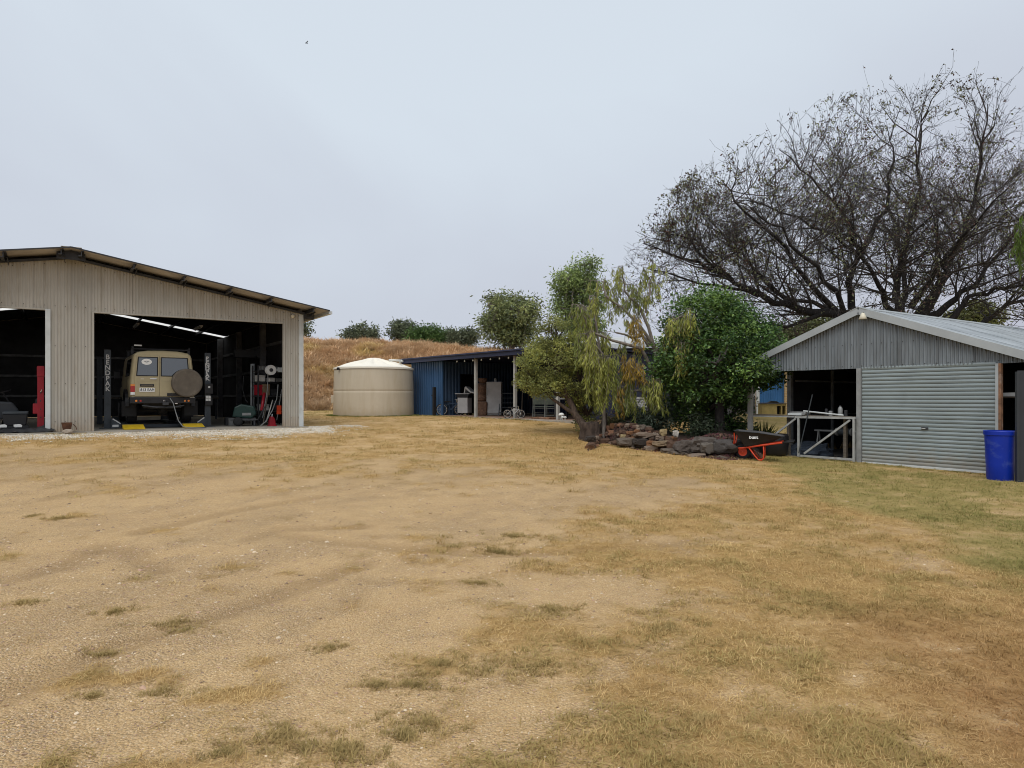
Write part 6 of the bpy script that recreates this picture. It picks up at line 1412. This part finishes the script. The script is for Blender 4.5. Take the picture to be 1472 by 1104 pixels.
# bushy grey green tree by the blue shed, trunk leaning
BB = [(.30, .32, .09), (.40, .41, .12), (.21, .24, .08), (.26, .28, .10)]
bz = gpt(853, 19.6)
clump_tree('leaning_tree', 'bushy olive tree with a leaning brown trunk before the blue shed', bz, W(812, 560, 20.3),
    [blob(793, 520, 20.4, 52, 36, 40), blob(765, 545, 20.4, 26, 24, 26), blob(782, 556, 20.1, 32, 17, 26), blob(835, 545, 20.4, 34, 46, 36), blob(800, 485, 20.6, 34, 26, 30), blob(845, 590, 20.6, 26, 26, 26)],
    170, 150, .07, BB, 'bark', .12, .24, 41, 'leaf', -.4, .62, .42, None, .8, True)
st_ = empty('tree_stump', gpt(851, 19.1), .4, 'stout rough brown stump at the end of the rock garden', 'stump')
b = MB(); vs = []; ns = 26
for i, (h_, r_0) in enumerate(((-.15, .40), (.0, .36), (.15, .29), (.32, .25), (.48, .24), (.52, .2), (.5, .02))):
    for j in range(ns):
        a = 6.2832*j/ns; r_ = r_0*(1+.16*math.sin(5*a+1)+.1*math.sin(9*a)+.05*math.sin(17*a)); vs.append((r_*math.cos(a)+h_*-.12, r_*math.sin(a), h_))
b.add(vs, [(i*ns+j, i*ns+(j+1) % ns, (i+1)*ns+(j+1) % ns, (i+1)*ns+j) for i in range(6) for j in range(ns)]); b.v = [(x+.06*mnoise.noise((x*5, y*5, z*3)), y+.06*mnoise.noise((y*5, x*5, z*3+7)), z+.05*mnoise.noise((x*6, y*6, 3))) for x, y, z in b.v]
b.build('stump_wood', 'stump_bark', st_, smooth=True)
part('side_stem', 'stump_bark', st_, lambda b: b.tube([(.15, .0, -.1), (.32, .02, .15), (.42, .05, .45), (.44, .08, .75)], [.14, .11, .09, .07], 9), smooth=True)
# weeping tree
def weeping(name, label, base, limbs, nst, lmin, lmax, pal, seed, bark='bark_pale', droop=1.0, lsz=.16, rad=.09, dens=20, golds=.12):
    r_ = random.Random(seed); base = Vector(base); t = empty(name, base, 0, label, 'tree'); tb = Tube(); C, D, T = [], [], []
    all_ = []
    for lb_ in limbs:
        pl, r0 = lb_[:2]; spec = lb_[2:] or (20, lmin, lmax, golds); pts = []
        cp = [Vector(q) for q in pl]
        for i in range(len(cp)-1):
            for s_ in range(3): pts.append(cp[i].lerp(cp[i+1], s_/3) + Vector((r_.gauss(0, .03), r_.gauss(0, .03), r_.gauss(0, .03))))
        pts.append(cp[-1]); n = len(pts)-1
        tb.add([q-base for q in pts], [r0*(1-.8*i/n)+.006 for i in range(n+1)], 6)
        cand = pts[max(2, n//3):]
        for q in range(spec[0]): all_.append((r_.choice(cand), spec))
    for p, spec in all_:
        lmin, lmax, golds = spec[1:4]; d = Vector((r_.gauss(0, 1), r_.gauss(0, 1), r_.gauss(.5, .5))).normalized(); L0 = r_.uniform(.08, .4)
        q = [p, p+d*L0*.5, p+d*L0+Vector((0, 0, -.05))]; tb.add([x-base for x in q], [.012, .009, .006], 3)
        gold = r_.random() < golds; u = r_.uniform(.75, 1.25); pc = r_.choice(pal)
        for s_ in range(r_.randint(2, 5)):
            L_ = r_.uniform(lmin, lmax); e = q[-1] + Vector((r_.gauss(0, .06), r_.gauss(0, .06), 0)); sw = Vector((r_.gauss(0, .05), r_.gauss(0, .05), 0)); pts = [e + sw*(i/4)**2*2 - Vector((0, 0, L_*i/4*droop)) for i in range(5)]
            tb.add([x-base for x in [q[-1]]+pts], [.005]*6, 3)
            for i in range(int(L_*dens)):
                h = r_.random(); idx = min(3, int(h*4)); pp0 = pts[idx].lerp(pts[idx+1], h*4-idx)
                C.append(tuple(pp0-base)); D.append((r_.gauss(0, .35), r_.gauss(0, .35), -1)); c_ = (.42, .29, .06) if gold else pc; z = u*r_.uniform(.75, 1.2); T.append([x*z for x in c_])
    tb.build('trunk', bark, t); n = len(C); ln = lsz*rng.uniform(.7, 1.35, n)
    leaf_mesh('crown', C, D, ln, ln*.14, np.array(T), 'leaf', t); return t
WP = [(.33, .36, .08), (.40, .42, .11), (.25, .29, .08)]
bz = gpt(930, 19.4)
def LW(*q): return [W(*a) for a in q]
weeping('weeping_tree', 'weeping tree with hanging yellow green strands over the rock garden', bz,
    [([bz+Vector((0, 0, -.1)), W(935, 560, 19.4), W(950, 510, 19.3), W(925, 485, 19.2), W(885, 478, 19)], .09, 6, .3, .7, .1), (LW((940, 540, 19.3), (920, 500, 19.0), (880, 490, 18.8), (845, 470, 18.6), (832, 440, 18.5)), .05, 6, .3, .8, .05),
     (LW((945, 520, 19.3), (925, 450, 19.3), (900, 420, 19.3), (895, 385, 19.3)), .05, 20, .2, .5, .0), (LW((950, 510, 19.3), (905, 455, 19.1), (870, 425, 19), (868, 405, 19)), .045, 12, .2, .45, .05), (LW((925, 450, 19.3), (935, 410, 19.4), (940, 385, 19.5)), .03, 14, .2, .45, 0),
     (LW((950, 515, 19.2), (960, 470, 18.6), (975, 455, 18.1), (990, 455, 17.8)), .045, 14, .25, .6, .05), (LW((945, 530, 19.3), (955, 505, 18.8), (970, 495, 18.3), (975, 500, 18.0)), .04, 14, .4, .8, .0), (LW((940, 560, 19.3), (915, 535, 18.9), (900, 522, 18.7), (888, 522, 18.6)), .04, 20, .25, .6, .75),
     (LW((940, 570, 19.3), (905, 560, 18.8), (892, 545, 18.6)), .03, 12, .4, .8, .1), (LW((940, 570, 19.3), (945, 555, 18.8), (938, 545, 18.5)), .03, 12, .4, .85, .05), (LW((935, 500, 19.2), (918, 470, 19), (915, 460, 19)), .03, 8, .3, .6, .9)],
    0, .35, 1.25, WP, 51, 'bark_pale', 1.0, .15, .09, 36, .13)
# the hanging curtain at its near side
weeping('weeping_tree', 'slim weeping sapling with long bright strands beside the leaning trunk', gpt(868, 19.0),
    [([gpt(868, 19.0), W(868, 560, 18.9), W(862, 500, 18.9), W(852, 440, 18.9), W(848, 425, 18.9)], .05, 14, .35, .8, 0), (LW((864, 540, 18.9), (862, 520, 18.7), (864, 510, 18.6)), .03, 22, .6, 1.35, 0), (LW((866, 510, 18.9), (850, 485, 18.6), (842, 480, 18.5)), .03, 10, .4, 1.0, .02), (LW((862, 500, 18.9), (845, 455, 18.8), (840, 440, 18.7)), .025, 8, .3, .8, 0)],
    0, .5, 1.6, WP, 53, 'bark_pale', 1.0, .15, .06, 36, .03)
# the edge of a weeping tree beyond the garage roof
bz = gpt(1530, 19); weeping('weeping_tree', 'green weeping foliage hanging in at the picture edge over the garage roof', bz,
    [([bz, W(1525, 500, 19), W(1515, 380, 19), W(1490, 320, 18.8), W(1474, 325, 18.6)], .12), (LW((1520, 420, 19), (1500, 345, 19), (1475, 335, 19)), .05, 40, .4, 1.0, 0), (LW((1515, 380, 19), (1530, 300, 19), (1560, 280, 19)), .05)], 110, .4, 1.3, [(.12, .19, .03), (.16, .23, .04)], 57, 'bark', 1.0, .16, .1, 30, 0)
# gums and shrubs farther back
clump_tree('gum_tree', 'rounded grey green gum tree beyond the hill crest', (*at_px(738, 52), 1.0), W(735, 480, 52), [blob(735, 450, 52, 38, 28, 34), blob(715, 470, 52, 24, 22, 24), blob(758, 445, 52, 18, 18, 18), blob(745, 480, 52, 28, 20, 24)], 260, 42, .26, GUM, 'bark_pale', .22, .6, 61, 'leaf', .5, .45, .35, ragged=3)
clump_tree('gum_tree', 'tall narrow grey green gum tree rising behind the olive tree', (*at_px(832, 42), .8), W(832, 470, 42), [blob(838, 400, 42, 24, 26, 24), blob(815, 415, 42, 20, 28, 22), blob(845, 430, 42, 20, 30, 22), blob(822, 455, 42, 24, 26, 24), blob(850, 475, 42, 20, 20, 20)], 260, 44, .21, [(.25, .33, .11), (.31, .39, .13), (.19, .25, .10)], 'bark_pale', .17, .5, 62, 'leaf', .6, .45, .32, ragged=3)
SH = [(.17, .20, .115), (.21, .235, .135), (.145, .17, .11)]  # crest leaf tints paled, distance haze put into the colour
for j, (px, py, rx, rz, pal, lb) in enumerate(((518, 480, 34, 11, SH, 'low wide grey green shrub on the hill crest, nearest the workshop'), (580, 475, 20, 14, SH, 'dark olive tree on the hill crest behind the bright green one'), (612, 480, 26, 13, [(.14, .24, .07), (.17, .28, .085), (.10, .18, .06)], 'bright green bushy tree on the hill crest'), (642, 484, 16, 9, SH, 'small grey green shrub on the crest beside the bright green tree'), (666, 484, 20, 10, SH, 'grey green shrub on the hill crest nearest the blue shed'))):
    d_ = 57 + (j % 2)*2; clump_tree('crest_tree', lb, (*at_px(px, d_), 4.6), W(px, py+4, d_), [blob(px-rx*.35, py+2, d_, rx*.6, rz*.85), blob(px+rx*.3, py, d_, rx*.6, rz), blob(px, py+5, d_, rx*.85, rz*.8)], 110, 36, .24, pal, 'bark_dark', .12, .5, 70+j, 'leaf', .2, .4, .4, ragged=4)
clump_tree('background_tree', 'sliver of dark green tree behind the workshop corner', (*at_px(425, 60), 4), W(425, 480, 60), [blob(424, 472, 60, 17, 18)], 60, 36, .3, SH, 'bark_dark', .15, .7, 81, 'leaf', .2, .4, .4)
clump_tree('background_tree', 'olive tree far behind the garage roof', (*at_px(1405, 48), .6), W(1405, 480, 48), [blob(1405, 458, 48, 34, 24), blob(1375, 470, 48, 26, 20)], 130, 36, .28, [(.13, .14, .05), (.17, .175, .06)], 'bark', .15, .6, 82, 'leaf', .2, .4, .4)
clump_tree('background_tree', 'pale green tree far behind the dense green tree', (*at_px(1180, 52), .6), W(1180, 490, 52), [blob(1180, 470, 52, 44, 22), blob(1130, 480, 52, 34, 18)], 130, 36, .28, [(.11, .13, .055), (.14, .155, .07)], 'bark', .15, .6, 83, 'leaf', .2, .4, .4)
# low plants in the bed
def shrub(px, d, w_, h_, pal, lb, seed, lsz=.09, n=26, nl=40, asp=.4):
    p0 = gpt(px, d); p0.z += .2 if 880 < px < 1070 else 0
    t = clump_tree('shrub', lb, p0, p0+Vector((0, 0, h_*.4)), [(p0.x, p0.y, p0.z+h_*.55, w_/2, w_/2, h_*.45)], n, nl, lsz, pal, 'bark_dark', .02, .2, seed, 'leaf', 0, .3, asp); t['category'] = 'shrub'
shrub(925, 18.9, .9, .75, [(.05, .075, .045), (.085, .11, .08), (.03, .05, .03)], 'dark leafy shrub growing behind the orange stones', 91)
shrub(952, 18.9, .7, .9, [(.06, .085, .05), (.11, .135, .10)], 'grey green shrub behind the yellow stone', 92)
shrub(900, 20.2, .7, .8, [(.04, .06, .03), (.07, .09, .04)], 'dark shrub behind the bed near the weeping trunk', 93)
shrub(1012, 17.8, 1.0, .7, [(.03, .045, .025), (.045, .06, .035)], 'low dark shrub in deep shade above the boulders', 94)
shrub(875, 19.6, .5, .7, [(.10, .10, .04), (.14, .12, .05)], 'straw coloured shrub beside the stump', 95, .12, 18, 30, .2)
def strappy(px, d, h_, lb, seed, pal, n=60):
    r_ = random.Random(seed); p0 = gpt(px, d); b = MB()
    t = empty('strappy_plant', p0, 0, lb, 'plant'); C, D, T = [], [], []
    for i in range(n):
        a = r_.uniform(0, 6.28); e = r_.uniform(.25, 1.1); C.append((r_.gauss(0, .05), r_.gauss(0, .05), r_.uniform(0, h_*.2))); D.append((math.cos(a)*e, math.sin(a)*e, 1)); z = r_.uniform(.7, 1.3); c_ = r_.choice(pal); T.append([x*z for x in c_])
    ln = h_*rng.uniform(.6, 1.1, n); leaf_mesh('leaves', C, D, ln, .035, np.array(T), 'leaf', t)
    part('stem', 'bark_dark', t, lambda b: b.tube([(0, 0, -.1), (0, 0, h_*.3)], .03, 6))
strappy(1097, 19.2, .75, 'yellow green strappy plant behind the wheelbarrow', 96, [(.16, .19, .05), (.22, .23, .07)], 80)
strappy(1072, 19.0, .6, 'dark strappy plant beside the pale garage corner post', 97, [(.06, .09, .03), (.1, .13, .045)], 60)
